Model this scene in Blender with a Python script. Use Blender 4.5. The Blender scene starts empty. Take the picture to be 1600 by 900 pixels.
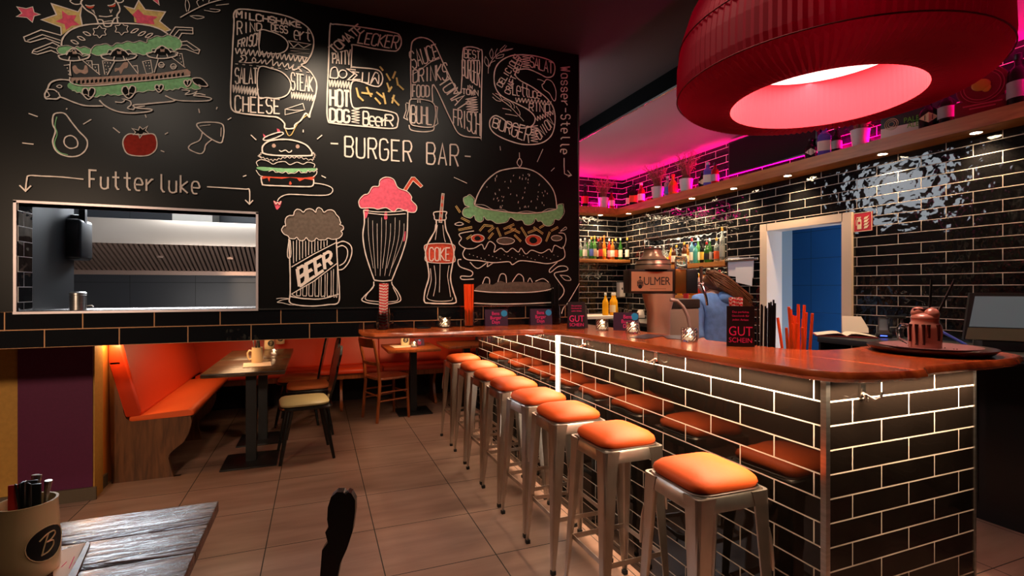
import bpy, bmesh, math, random
from mathutils import Vector, Matrix
R=random.Random(7)
scn=bpy.context.scene; COL=scn.collection
PI=math.pi
# ---------- camera: position (0,0,1.42), level, turned right of the +Y axis of the room
FPX=780.; H=1.42; YAW=math.atan(305/780)
sA,cA=math.sin(YAW),math.cos(YAW)
def ray(px,py):
    u=(px-800)/FPX; v=(450-py)/FPX
    return Vector((sA+u*cA, cA-u*sA, v))
def onz(px,py,z):
    r=ray(px,py); t=(z-H)/r.z; return Vector((0,0,H))+r*t
def onx(px,py,x):
    r=ray(px,py); return Vector((0,0,H))+r*(x/r.x)
def ony(px,py,y):
    r=ray(px,py); return Vector((0,0,H))+r*(y/r.y)
def atd(px,py,d): return Vector((0,0,H))+ray(px,py)*d
def tocam(p): return math.atan2(-p[0],p[1])
cam=bpy.data.cameras.new('camera'); co=bpy.data.objects.new('camera',cam); COL.objects.link(co)
cam.sensor_width=36; cam.lens=36*FPX/1600; cam.clip_start=.05
co.location=(0,0,H); co.rotation_euler=(PI/2,0,-YAW); scn.camera=co
scn.view_settings.view_transform='Standard'; scn.view_settings.look='None'
scn.view_settings.gamma=1; scn.view_settings.exposure=0; scn.view_settings.use_curve_mapping=False
scn.cycles.use_denoising=True
scn.cycles.max_bounces=8; scn.cycles.diffuse_bounces=3; scn.cycles.glossy_bounces=4
scn.cycles.transmission_bounces=8; scn.cycles.transparent_max_bounces=8
scn.cycles.caustics_reflective=False; scn.cycles.caustics_refractive=False
scn.cycles.sample_clamp_indirect=4
# ---------- materials
def lin(c):
    return tuple((x/12.92 if x<=.04045 else ((x+.055)/1.055)**2.4) for x in c)
def rgb(r,g,b): return lin((r/255,g/255,b/255))
MATS={}
def mat(name,col,rough=.5,metal=0,emit=0,ecol=None,trans=0,spec=.5,noise=0,nscale=20,bump=0,coat=0,ior=1.45,alpha=1,stretch=None,col2=None):
    if name in MATS: return MATS[name]
    m=bpy.data.materials.new(name); m.use_nodes=True; nt=m.node_tree; b=nt.nodes['Principled BSDF']
    b.inputs['Base Color'].default_value=(*col,1); b.inputs['Roughness'].default_value=rough
    b.inputs['Metallic'].default_value=metal; b.inputs['Specular IOR Level'].default_value=spec
    b.inputs['Transmission Weight'].default_value=trans; b.inputs['IOR'].default_value=ior
    b.inputs['Coat Weight'].default_value=coat; b.inputs['Alpha'].default_value=alpha
    if emit:
        b.inputs['Emission Color'].default_value=(*(ecol or col),1); b.inputs['Emission Strength'].default_value=emit
    if noise or bump:
        tc=nt.nodes.new('ShaderNodeTexCoord'); mp=nt.nodes.new('ShaderNodeMapping'); nz=nt.nodes.new('ShaderNodeTexNoise')
        nz.inputs['Scale'].default_value=nscale; nz.inputs['Detail'].default_value=5
        if stretch: mp.inputs['Scale'].default_value=stretch
        nt.links.new(tc.outputs['Object'],mp.inputs[0]); nt.links.new(mp.outputs[0],nz.inputs['Vector'])
        if noise:
            mx=nt.nodes.new('ShaderNodeMix'); mx.data_type='RGBA'
            mx.inputs[6].default_value=(*col,1); c2=col2 or tuple(c*(1-noise) for c in col); mx.inputs[7].default_value=(*c2,1)
            rp=nt.nodes.new('ShaderNodeValToRGB'); rp.color_ramp.elements[0].position=.35; rp.color_ramp.elements[1].position=.65
            nt.links.new(nz.outputs['Fac'],rp.inputs[0]); nt.links.new(rp.outputs[0],mx.inputs[0]); nt.links.new(mx.outputs[2],b.inputs['Base Color'])
        if bump:
            bp=nt.nodes.new('ShaderNodeBump'); bp.inputs['Strength'].default_value=bump; bp.inputs['Distance'].default_value=.01
            nt.links.new(nz.outputs['Fac'],bp.inputs['Height']); nt.links.new(bp.outputs[0],b.inputs['Normal'])
    MATS[name]=m; return m
def tilemat(name,ou,ov,bw,bh,tile=(.006,.006,.007),grout=(.30,.25,.22),mort=.0026,wav=.35,offs=.5,rough=.06,gr=.6,wsc=11,wdet=1.5,spec=.5):
    m=bpy.data.materials.new(name); m.use_nodes=True; nt=m.node_tree; N=nt.nodes.new; L=nt.links.new; b=nt.nodes['Principled BSDF']
    g=N('ShaderNodeNewGeometry'); sp=N('ShaderNodeSeparateXYZ'); L(g.outputs['Position'],sp.inputs[0])
    sn=N('ShaderNodeSeparateXYZ'); L(g.outputs['True Normal'],sn.inputs[0])
    def gt(i):
        a=N('ShaderNodeMath'); a.operation='ABSOLUTE'; L(sn.outputs[i],a.inputs[0])
        c=N('ShaderNodeMath'); c.operation='GREATER_THAN'; L(a.outputs[0],c.inputs[0]); c.inputs[1].default_value=.5; return c
    gx,gz=gt(0),gt(2)
    def mixf(f,a,bb):
        x=N('ShaderNodeMix'); x.data_type='FLOAT'; L(f.outputs[0],x.inputs[0]); L(a,x.inputs[2]); L(bb,x.inputs[3]); return x.outputs[0]
    u=mixf(gx,sp.outputs[0],sp.outputs[1]); v=mixf(gz,sp.outputs[2],sp.outputs[1])
    def add(s,k):
        a=N('ShaderNodeMath'); a.operation='ADD'; L(s,a.inputs[0]); a.inputs[1].default_value=k; return a.outputs[0]
    cb=N('ShaderNodeCombineXYZ'); L(add(u,ou),cb.inputs[0]); L(add(v,ov),cb.inputs[1])
    br=N('ShaderNodeTexBrick'); L(cb.outputs[0],br.inputs['Vector'])
    br.offset=offs; br.offset_frequency=2; br.squash=1
    for k,val in (('Scale',1),('Mortar Size',mort),('Mortar Smooth',.12),('Bias',0),('Brick Width',bw),('Row Height',bh)): br.inputs[k].default_value=val
    br.inputs['Color1'].default_value=(0,0,0,1); br.inputs['Color2'].default_value=(1,1,1,1); br.inputs['Mortar'].default_value=(0,0,0,1)
    # every tile has its own gentle hand-made ripple
    wv=N('ShaderNodeMath'); wv.operation='MULTIPLY'; L(br.outputs['Color'],wv.inputs[0]); wv.inputs[1].default_value=37
    nz=N('ShaderNodeTexNoise'); nz.noise_dimensions='4D'; nz.inputs['Scale'].default_value=wsc; nz.inputs['Detail'].default_value=wdet
    L(g.outputs['Position'],nz.inputs['Vector']); L(wv.outputs[0],nz.inputs['W'])
    mx=N('ShaderNodeMix'); mx.data_type='RGBA'; L(br.outputs['Fac'],mx.inputs[0]); mx.inputs[6].default_value=(*tile,1); mx.inputs[7].default_value=(*grout,1)
    L(mx.outputs[2],b.inputs['Base Color'])
    b.inputs['Specular IOR Level'].default_value=spec; mr=N('ShaderNodeMapRange'); L(br.outputs['Fac'],mr.inputs[0]); mr.inputs[3].default_value=rough; mr.inputs[4].default_value=.8
    L(mr.outputs[0],b.inputs['Roughness'])
    b1=N('ShaderNodeBump'); b1.inputs['Strength'].default_value=wav; b1.inputs['Distance'].default_value=.02; L(nz.outputs['Fac'],b1.inputs['Height'])
    iv=N('ShaderNodeMath'); iv.operation='SUBTRACT'; iv.inputs[0].default_value=1; L(br.outputs['Fac'],iv.inputs[1])
    b2=N('ShaderNodeBump'); b2.inputs['Strength'].default_value=.5; b2.inputs['Distance'].default_value=.002; L(iv.outputs[0],b2.inputs['Height']); L(b1.outputs[0],b2.inputs['Normal'])
    L(b2.outputs[0],b.inputs['Normal'])
    MATS[name]=m; return m
def woodmat(name,c1,c2,rough=.3,axis=0,scale=6,coat=0,bump=.05,planks=None):
    if name in MATS: return MATS[name]
    m=bpy.data.materials.new(name); m.use_nodes=True; nt=m.node_tree; N=nt.nodes.new; L=nt.links.new; b=nt.nodes['Principled BSDF']
    g=N('ShaderNodeNewGeometry'); mp=N('ShaderNodeMapping'); L(g.outputs['Position'],mp.inputs[0])
    s=[9,9,9]; s[axis]=1.1; mp.inputs['Scale'].default_value=s
    nz=N('ShaderNodeTexNoise'); nz.inputs['Scale'].default_value=scale; nz.inputs['Detail'].default_value=6; nz.inputs['Distortion'].default_value=.8
    L(mp.outputs[0],nz.inputs['Vector'])
    rp=N('ShaderNodeValToRGB'); rp.color_ramp.elements[0].position=.32; rp.color_ramp.elements[1].position=.68
    rp.color_ramp.elements[0].color=(*c1,1); rp.color_ramp.elements[1].color=(*c2,1)
    L(nz.outputs['Fac'],rp.inputs[0]); L(rp.outputs[0],b.inputs['Base Color'])
    b.inputs['Roughness'].default_value=rough; b.inputs['Coat Weight'].default_value=coat; b.inputs['Coat Roughness'].default_value=.12
    bp=N('ShaderNodeBump'); bp.inputs['Strength'].default_value=bump; bp.inputs['Distance'].default_value=.01
    L(nz.outputs['Fac'],bp.inputs['Height']); L(bp.outputs[0],b.inputs['Normal'])
    MATS[name]=m; return m
# ---------- mesh builder
class MB:
    def __init__(s): s.v=[]; s.f=[]; s.sm=[]
    def add(s,vs,fs,smooth=False):
        o=len(s.v); s.v+= [Vector(x) for x in vs]; s.f+=[tuple(i+o for i in f) for f in fs]; s.sm+=[smooth]*len(fs); return s
    def box(s,lo,hi,M=None,bev=0,seg=2):
        lo,hi=[min(a,b) for a,b in zip(lo,hi)],[max(a,b) for a,b in zip(lo,hi)]
        if bev:
            bm=bmesh.new(); bmesh.ops.create_cube(bm,size=1)
            for q in bm.verts: q.co=Vector([(lo[i]+hi[i])/2+q.co[i]*(hi[i]-lo[i]) for i in range(3)])
            bmesh.ops.bevel(bm,geom=bm.edges[:],offset=bev,segments=seg,affect='EDGES',profile=.5)
            bm.verts.index_update(); vs=[q.co.copy() for q in bm.verts]; fs=[[q.index for q in f.verts] for f in bm.faces]; bm.free(); sm=True
        else:
            vs=[Vector((x,y,z)) for z in (lo[2],hi[2]) for y in (lo[1],hi[1]) for x in (lo[0],hi[0])]
            fs=[(0,2,3,1),(4,5,7,6),(0,1,5,4),(2,6,7,3),(0,4,6,2),(1,3,7,5)]; sm=False
        if M: vs=[M@q for q in vs]
        return s.add(vs,fs,sm)
    def lathe(s,prof,c=(0,0,0),n=24,M=None,cap=True,smooth=True,sq=None):
        vs=[];fs=[]
        for r,z in prof:
            for k in range(n):
                a=2*PI*k/n; x,y=r*math.cos(a),r*math.sin(a)
                if sq:
                    e=(abs(math.cos(a))**sq+abs(math.sin(a))**sq)**(-1/sq); x*=e;y*=e
                vs.append(Vector((c[0]+x,c[1]+y,c[2]+z)))
        for i in range(len(prof)-1):
            for k in range(n):
                k2=(k+1)%n; fs.append((i*n+k,i*n+k2,(i+1)*n+k2,(i+1)*n+k))
        if cap:
            if prof[0][0]>1e-4: fs.append(tuple(range(n))[::-1])
            if prof[-1][0]>1e-4: fs.append(tuple(range((len(prof)-1)*n,len(prof)*n)))
        if M: vs=[M@q for q in vs]
        return s.add(vs,fs,smooth)
    def tube(s,pts,r,n=8,cap=True,closed=False):
        pts=[Vector(p) for p in pts]; rr=r if isinstance(r,(list,tuple)) else [r]*len(pts)
        vs=[];fs=[]; prev=None
        for i,p in enumerate(pts):
            if closed: t=pts[(i+1)%len(pts)]-pts[i-1]
            else: t=pts[min(i+1,len(pts)-1)]-pts[max(i-1,0)]
            t.normalize()
            if prev is None:
                a=Vector((0,0,1)) if abs(t.z)<.9 else Vector((1,0,0)); nrm=t.cross(a).normalized()
            else: nrm=(prev-t*prev.dot(t)).normalized()
            prev=nrm; bn=t.cross(nrm)
            for k in range(n):
                a=2*PI*k/n; vs.append(p+(nrm*math.cos(a)+bn*math.sin(a))*rr[i])
        m=len(pts)
        for i in range(m if closed else m-1):
            j=(i+1)%m
            for k in range(n):
                k2=(k+1)%n; fs.append((i*n+k,i*n+k2,j*n+k2,j*n+k))
        if cap and not closed: fs.append(tuple(range(n))[::-1]); fs.append(tuple(range((m-1)*n,m*n)))
        return s.add(vs,fs,True)
    def prism(s,poly,off,smooth=False):
        # poly: list of 3D points (planar), off: thickness vector
        n=len(poly); off=Vector(off); vs=[Vector(p) for p in poly]+[Vector(p)+off for p in poly]
        fs=[tuple(range(n)),tuple(range(2*n-1,n-1,-1))]+[(i,i+n,(i+1)%n+n,(i+1)%n) for i in range(n)]
        return s.add(vs,fs,smooth)
    def sphere(s,c,r,n=14,sc=(1,1,1)):
        prof=[(max(1e-5,math.sin(PI*i/n)),-math.cos(PI*i/n)) for i in range(n+1)]
        vs=[];fs=[];m=n*2
        for a,z in prof:
            for k in range(m):
                t=2*PI*k/m; vs.append(Vector((c[0]+r*sc[0]*a*math.cos(t),c[1]+r*sc[1]*a*math.sin(t),c[2]+r*sc[2]*z)))
        for i in range(n):
            for k in range(m): fs.append((i*m+k,i*m+(k+1)%m,(i+1)*m+(k+1)%m,(i+1)*m+k))
        return s.add(vs,fs,True)
    def text(s,txt,size,M,ext=.0004,align='CENTER',spacing=1,xs=1):
        cu=bpy.data.curves.new('t','FONT'); cu.body=txt; cu.size=size; cu.align_x=align; cu.extrude=ext; cu.resolution_u=3; cu.space_character=spacing
        ob=bpy.data.objects.new('t',cu); COL.objects.link(ob); dg=bpy.context.evaluated_depsgraph_get(); me=ob.evaluated_get(dg).to_mesh()
        vs=[M@Vector((q.co.x*xs,q.co.y,q.co.z)) for q in me.vertices]; fs=[tuple(p.vertices) for p in me.polygons]
        s.add(vs,fs); ob.evaluated_get(dg).to_mesh_clear(); bpy.data.objects.remove(ob); bpy.data.curves.remove(cu); return s
    def build(s,name,m,parent=None,local=False,origin=None,fixn=True):
        me=bpy.data.meshes.new(name)
        vs=s.v
        if parent is not None and not local:
            inv=wmat(parent).inverted(); vs=[inv@q for q in vs]
        loc=Vector((0,0,0))
        if parent is None:
            if origin is None:
                lo=[min(q[i] for q in vs) for i in range(3)]; hi=[max(q[i] for q in vs) for i in range(3)]
                origin=((lo[0]+hi[0])/2,(lo[1]+hi[1])/2,lo[2])
            loc=Vector(origin); vs=[q-loc for q in vs]
        me.from_pydata([tuple(q) for q in vs],[],s.f); me.polygons.foreach_set('use_smooth',s.sm); me.update()
        if fixn:
            bm=bmesh.new(); bm.from_mesh(me); bmesh.ops.recalc_face_normals(bm,faces=bm.faces[:]); bm.to_mesh(me); bm.free()
        if any(s.sm):
            try: me.set_sharp_from_angle(angle=math.radians(42))
            except Exception: pass
        me.materials.append(m); o=bpy.data.objects.new(name,me); o.location=loc; o.parent=parent; COL.objects.link(o); return o
def wmat(o):
    M=Matrix.LocRotScale(o.location,o.rotation_euler,o.scale)
    return wmat(o.parent)@M if o.parent else M
def tag(o,label,cat,group=None,kind=None):
    o['label']=label; o['category']=cat
    if group: o['group']=group
    if kind: o['kind']=kind
    return o
def thing(name,label,cat,loc=(0,0,0),rz=0,group=None):
    o=bpy.data.objects.new(name,None); o.empty_display_size=.05; COL.objects.link(o); o.location=loc; o.rotation_euler=(0,0,rz)
    return tag(o,label,cat,group)
def struct(o,label=None):
    o['kind']='structure'
    if label: o['label']=label
    return o
def dup(root,loc,rz=None,label=None,group=None):
    def cp(o,par):
        c=o.copy(); COL.objects.link(c); c.parent=par
        for ch in [x for x in o.children if not x.get('_new')]: cp(ch,c)
        return c
    kids=list(root.children); c=root.copy(); COL.objects.link(c); c.location=loc
    if rz is not None: c.rotation_euler=(0,0,rz)
    for k in kids:
        q=k.copy(); COL.objects.link(q); q.parent=c
        for g in list(k.children):
            w=g.copy(); COL.objects.link(w); w.parent=q
    if label: c['label']=label
    if group: c['group']=group
    return c
# materials
CH=mat('chalk',rgb(245,226,212),.9)
BLK=mat('black_board',rgb(15,13,12),.40,spec=.24,noise=.25,nscale=3)
TRIM=mat('steel_trim',(.62,.58,.55),.25,metal=1)
STEEL=mat('brushed_steel',(.55,.52,.49),.28,metal=1,noise=.25,nscale=6,stretch=(1,1,12))
GUN=mat('galvanised_steel',(.66,.60,.55),.36,metal=1,noise=.45,nscale=9,stretch=(1,1,.4),col2=(.46,.39,.33))
RUB=mat('black_rubber',(.01,.01,.01),.6)
ORG=mat('orange_leather',rgb(236,98,44),.5,spec=.35,bump=.05,nscale=90)
REDL=mat('red_orange_leather',rgb(205,58,22),.42,bump=.04,nscale=60)
BLW=mat('black_lacquer',(.010,.009,.008),.22)
BLM=mat('black_metal',(.012,.012,.013),.4)
BEI=mat('beige_leather',rgb(190,170,120),.45)
BRN=mat('brown_leather',rgb(170,88,45),.45)
CER=mat('cream_ceramic',rgb(232,205,160),.25,coat=.3)
GLASS=mat('clear_glass',(.95,.95,.95),.03,trans=1,ior=1.45)
WAX=mat('candle_flame',(1,.75,.45),.6,emit=4,ecol=(1,.62,.32))
WHT=mat('white_paper',rgb(225,215,205),.7)
PAP=mat('cream_paper',rgb(240,205,180),.7)
PUR=mat('purple_card',rgb(62,32,58),.5)
DRK=mat('black_card',rgb(40,28,30),.45)
PNK=mat('pink_print',rgb(255,52,135),.6)
BLU=mat('blue_sticker',rgb(40,150,205),.5)
GRY=mat('grey_plastic',rgb(70,75,80),.4)
DKP=mat('dark_plastic',(.015,.016,.018),.35)
SLAB=woodmat('red_slab_wood',rgb(140,54,20),rgb(215,100,44),.25,axis=1,scale=1.6,coat=.25,bump=.03)
OAKS=woodmat('oak_shelf_wood',rgb(165,100,45),rgb(205,135,68),.4,axis=1,scale=2)
OAKX=woodmat('oak_shelf_wood_x',rgb(165,100,45),rgb(205,135,68),.4,axis=0,scale=2)
DWOOD=woodmat('dark_oak',rgb(82,50,26),rgb(125,80,45),.4,axis=2,scale=3)
TWOOD=woodmat('rustic_tabletop_wood',rgb(58,38,26),rgb(110,78,54),.25,axis=0,scale=4,bump=.5)
CWOOD=woodmat('reddish_chair_wood',rgb(120,56,22),rgb(165,85,40),.35,axis=2,scale=3)
# ---------- chalk artwork: strokes and fills lying on the board plane
YW=3.15
def W(x,y): 
    p=ony(x,y,YW); return (p.x,p.z)
class Art:
    def __init__(s,x0=0,y0=0,k=1): s.set(x0,y0,k); s.L={}
    def set(s,x0,y0,k): s.x0,s.y0,s.k=x0,y0,k; return s
    def mb(s,m): return s.L.setdefault(m,MB())
    def pt(s,p): return W(s.x0+p[0]*s.k,s.y0+p[1]*s.k)
    def S(s,pts,w=2,sm=True,cl=False,m='chalk'):
        if isinstance(pts,str): 
            a=[float(t) for t in pts.split()]; pts=list(zip(a[::2],a[1::2]))
        q=smooth(pts,cl) if sm and len(pts)>2 else (list(pts)+([pts[0]] if cl else []))
        ribbon(s.mb(m),[s.pt(p) for p in q],w*.0031,.004); return s
    def F(s,pts,m,sm=True,off=.002):
        if isinstance(pts,str):
            a=[float(t) for t in pts.split()]; pts=list(zip(a[::2],a[1::2]))
        q=smooth(pts,True) if sm else pts
        P=[s.pt(p) for p in q]
        s.mb(m).add([(x,YW-off,z) for x,z in P],[tuple(range(len(P)))]); return s
    def T(s,txt,p0,p1,h0,h1=None,w=2,up=(0,-1),m='chalk',fill=.78,slant=0):
        h1=h1 or h0; n=len(txt); dx,dy=(p1[0]-p0[0]),(p1[1]-p0[1])
        for i,ch in enumerate(txt):
            if ch==' ': continue
            for st in GL[ch].split():
                pts=[]
                for j in range(0,len(st),2):
                    gx,gy=int(st[j])/4,int(st[j+1])/6
                    t=(i+(1-fill)/2+gx*fill)/n; h=h0+(h1-h0)*t
                    pts.append((p0[0]+dx*t+up[0]*gy*h+slant*gy*h,p0[1]+dy*t+up[1]*gy*h))
                s.S(pts,w,sm=(len(pts)>4),m=m)
        return s
    def done(s,name,label,parent):
        ms={'chalk':CH}
        root=None; 
        for m,mb in sorted(s.L.items(),key=lambda t:t[0]!='chalk'):
            o=mb.build(name if root is None else m+'_colour',CH if m=='chalk' else MATS[m],root or parent,fixn=False)
            if root is None: root=o; o['label']=label
        return root
def smooth(P,cl=False,n=5):
    out=[]; m=len(P)
    for i in range(m if cl else m-1):
        g=lambda j:P[j%m] if cl else P[max(0,min(m-1,j))]
        a,b,c,d=g(i-1),g(i),g(i+1),g(i+2)
        for k in range(n):
            t=k/n
            out.append(tuple(.5*(2*b[q]+(c[q]-a[q])*t+(2*a[q]-5*b[q]+4*c[q]-d[q])*t*t+(3*b[q]-a[q]-3*c[q]+d[q])*t**3) for q in (0,1)))
    out.append(P[0] if cl else P[-1]); return out
RC=[0]
def ribbon(mb,P,w,off):
    RC[0]+=1; off=off+(RC[0]%60)*.00012
    Q=[P[0]]
    for p in P[1:]:
        if math.hypot(p[0]-Q[-1][0],p[1]-Q[-1][1])>.0012: Q.append(p)
    if len(Q)<2: return
    vs=[];n=len(Q)
    closed=math.hypot(Q[0][0]-Q[-1][0],Q[0][1]-Q[-1][1])<.004 and n>4
    for i in range(n):
        a=Q[i-1] if i else (Q[-2] if closed else Q[0]); b=Q[i+1] if i<n-1 else (Q[1] if closed else Q[-1]); c=Q[i]
        d1=(c[0]-a[0],c[1]-a[1]); d2=(b[0]-c[0],b[1]-c[1])
        def nn(d):
            l=math.hypot(*d); return (d[0]/l,d[1]/l) if l>1e-9 else None
        d1,d2=nn(d1),nn(d2); d1=d1 or d2; d2=d2 or d1
        t=nn((d1[0]+d2[0],d1[1]+d2[1])) or d1
        k=min(2.2,1/max(.3,t[0]*d1[0]+t[1]*d1[1]))*w/2
        j=1+.12*math.sin(i*1.7)
        vs+= [(c[0]-t[1]*k*j,YW-off,c[1]+t[0]*k*j),(c[0]+t[1]*k*j,YW-off,c[1]-t[0]*k*j)]
    mb.add(vs,[(2*i,2*i+1,2*i+3,2*i+2) for i in range(n-1)])
GL={'A':'002640 1232','B':'0006 063645443303 033342413000','C':'4536160501103041','D':'0006 062645412000','E':'46060040 0333','F':'460600 0333',
'G':'45361605011030414323','H':'0006 4046 0343','I':'2026','K':'0006 460340','L':'060040','M':'0006234640','N':'00064046','O':'103041453616050110',
'P':'0006 063645443303','R':'0006 063645443303 2340','S':'45361605041333424130100001'.replace('0000','00'),'T':'0646 2026','U':'060110304146','W':'0610243046','Y':'0623 4623 2320',
'-':'0343','Ü':'060110304146 1718 3738','.':'2021','!':'2226 2021',
'a':'4440 43341403011030','e':'0242433414030110304','t':'26213040 0444','r':'0400 023444','s':'43341403123241301001','u':'040110304144 4440','k':'0600 440240','l':'262130',
'o':'103041433414030110','i':'2024 2526','n':'0400 03143440','p':'0400 041434432101','c':'4334140301103041','w':'0410243044'}
GL['l']='26213040'
GL['e']='024243341403011030'; GL['S']='4536160504133342413010 01'.replace(' ','')
for nm,c in (('pink_chalk',(250,100,125)),('green_chalk',(150,212,150)),('yellow_chalk',(235,200,125)),('red_chalk',(235,88,60)),('tomato_chalk',(178,48,34)),
             ('grey_chalk',(112,96,84)),('skin_chalk',(205,168,150)),('dim_chalk',(120,102,88)),('black_chalk',(15,13,12))):
    mat(nm,rgb(*c),.95,noise=.25,nscale=55)
mat('dim_chalk',(0,0,0))
def squig(x0,y0,x1,y1,amp,n):
    L=[]
    dx,dy=x1-x0,y1-y0; l=math.hypot(dx,dy); nx,ny=-dy/l,dx/l
    for i in range(2*n+1):
        t=i/(2*n); s=amp if i%2 else -amp; L.append((x0+dx*t+nx*s,y0+dy*t+ny*s))
    return L
def scal(P,amp,n,cl=True):
    # bumpy outline through polygon P
    out=[]; m=len(P)
    for i in range(m if cl else m-1):
        a,b=P[i],P[(i+1)%m]; dx,dy=b[0]-a[0],b[1]-a[1]; l=math.hypot(dx,dy) or 1
        for k in range(n):
            t=k/n; out.append((a[0]+dx*t,a[1]+dy*t)); t=(k+.5)/n; out.append((a[0]+dx*t+dy/l*amp,a[1]+dy*t-dx/l*amp))
    return out
def chalk_art(parent):
    # --- city burger with turtle and cow (view A: k=.225)
    A=Art(0,0,.225)
    A.F('120 50 185 60 230 50 240 88 282 103 240 115 228 158 190 125 118 118 155 95','pink_chalk',False)
    A.S('120 50 185 62 230 50 240 88 282 103 240 115 228 158 190 125 118 118 155 95',1,False,True)
    A.F('360 28 545 85 570 40 560 110 575 185 500 195 430 245 425 190 290 140 395 105','yellow_chalk',False)
    A.S('575 185 560 110 572 40 545 85 360 28 395 105 290 140 425 190 430 245 ',1.6,False)
    A.F('432 75 475 108 532 108 515 145 555 175 500 180 460 210 450 170 388 150 435 130','pink_chalk',False,.003)
    A.F('862 45 935 65 965 5 1010 70 1150 85 1110 150 1185 210 1155 220 1060 180 935 155 930 115','yellow_chalk',False)
    A.S('862 45 935 65 965 5 1010 70 1150 85 1110 150 1185 210 1155 220',1.6,False)
    A.F('960 65 1000 105 1095 118 1065 140 1075 172 950 160 945 130 920 105','pink_chalk',False,.003)
    A.F('1060 0 1100 0 1108 38','pink_chalk',False); A.S('1060 0 1108 38 1100 0',1,False)
    # cow head
    A.S('575 0 565 25 600 70 660 110 685 165',2); A.S('500 0 490 12 520 32 560 30 570 10',1.5)
    A.S('800 0 822 30 835 75 815 110 820 160 810 165',2); A.S('800 12 830 22 855 15 860 0',1.5)
    A.F('600 42 655 42 640 58 615 58','red_chalk'); A.S('595 38 625 45 660 40',1.4); A.F('757 45 800 25 800 45 775 50','red_chalk'); A.S('750 42 780 38 805 22',1.4)
    A.S('640 70 662 98 652 72',1.1,False); A.S('765 70 772 92 782 68',1.1,False)
    A.S('690 115 740 120 785 112',1.6); A.S('685 140 715 145 730 185 770 185 785 155 800 130 830 125',1.8); A.S('725 155 760 150 785 148',1.2)
    # bun
    A.S('430 320 440 270 490 215 580 180 700 168 860 165 1000 175 1100 200 1170 240',2.2)
    for x,y in((608,238),(568,270),(523,296),(938,218),(988,238),(1038,250)):
        d=10 if x<700 else -12
        A.S([(x-26,y-d),(x,y-11),(x+26,y+d),(x,y+11)],1.4,True,True)
    for cx,cy in((695,225),(848,205)):
        A.S([(cx+(50 if k%2 else 36)*math.cos(k*PI/6),cy+(42 if k%2 else 28)*math.sin(k*PI/6)) for k in range(12)],1.1,True,True)
    # claws
    A.S('430 250 290 212 170 262 180 290 215 298 320 268 420 305',1.5,False); A.S('425 285 300 245 195 285',1.3,False)
    A.S('420 325 370 300 240 350 228 372 265 382 360 355 410 378',1.5,False); A.S('400 345 350 330 262 365 228 358',1.2,False)
    A.S('1180 250 1220 192 1340 198 1342 240 1265 235 1240 275',1.5,False); A.S('1210 255 1245 212 1338 215',1.2,False)
    A.S('1255 295 1300 290 1390 350 1380 378 1290 345 1225 345',1.5,False); A.S('1260 318 1300 318 1350 355 1390 350',1.2,False)
    g1=[(400,350),(430,325),(520,335),(560,335),(620,340),(635,365),(600,390),(560,380),(520,345),(470,360),(440,380)]
    g2=[(640,345),(700,315),(780,325),(850,305),(930,300),(1020,300),(1050,270),(1130,260),(1200,255),(1265,300),(1230,350),(1190,340),(1130,320),(1060,345),(1040,375),(960,375),(900,350),(820,340),(760,350),(720,378),(650,380)]
    A.F(scal(g1,8,1),'green_chalk'); A.F(scal(g2,10,1),'green_chalk'); A.S(scal(g1,10,1),.8,True,True); A.S(scal(g2,12,1),.8,True,True)
    for cx,cy,w in((520,385,110),(830,385,125),(1130,370,110)):
        A.F([(cx-w*.5,cy+8),(cx-w*.3,cy-28),(cx,cy-45),(cx+w*.35,cy-25),(cx+w*.55,cy+8)],'black_chalk',True,.003)
        A.S([(cx-w*.5,cy+2),(cx-w*.3,cy-32),(cx,cy-46),(cx+w*.35,cy-25),(cx+w*.55,cy+2)],1.6)
        A.S([(cx-w,cy+5),(cx-w*.8,cy+30),(cx,cy+42),(cx+w*.8,cy+25),(cx+w,cy)],2); A.S([(cx-w,cy+5),(cx-w*.4,cy-8)],1.4); A.S([(cx+w*.5,cy-8),(cx+w,cy)],1.4)
        A.F([(cx-14,cy-8),(cx-16,cy-32),(cx-8,cy-25),(cx+6,cy-25),(cx+14,cy-34),(cx+14,cy-8)],'skin_chalk',False,.0035)
        A.S([(cx-30,cy+12),(cx-38,cy+38)],1.4,False);A.S([(cx+30,cy+10),(cx+40,cy+35)],1.4,False)
    for a,b,c,d in((495,425,490,530),(580,425,700,525),(805,425,750,525),(880,410,965,520),(1105,408,1075,508),(1190,400,1290,475)): A.S([(a,b),(c,d)],1.2,False)
    for q in ('450 460 490 455 500 530 480 520','600 425 640 425 645 480','645 450 685 450 690 520','710 425 790 425','715 430 730 520','925 460 955 458 962 510','992 430 1048 420 1062 508 1018 515 992 430','1215 378 1265 375 1280 460'): A.S(q,1.1,False)
    for x,y in((470,475),(478,495),(618,440),(628,455),(665,470),(672,490),(730,440),(750,440),(770,440),(735,460),(755,465),(740,485),(762,480),(742,505),(1015,440),(1035,440),(1020,460),(1040,460),(1042,480),(1235,390),(1250,390),(1255,410),(1262,435)): A.S([(x-3,y),(x+3,y)],1.6,False)
    A.F('505 465 525 455 545 480 580 485 590 455 605 460 612 500 590 515 560 505 530 515 510 495','skin_chalk'); A.F('800 475 830 470 860 435 890 435 885 470 860 480 840 515 825 490 800 500','skin_chalk')
    for cx,cy in((1123,455),(1207,465)):
        A.S([(cx+20*math.cos(k),cy+18*math.sin(k)) for k in range(7)],1.2,True,True); A.S([(cx-20,cy),(cx+20,cy-2)],1,False);A.S([(cx-17,cy+9),(cx+17,cy+8)],1,False)
    A.F('490 540 700 535 900 520 1100 510 1300 480 1325 500 1322 525 1100 548 880 572 700 590 560 590 495 570','skin_chalk',False)
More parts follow.
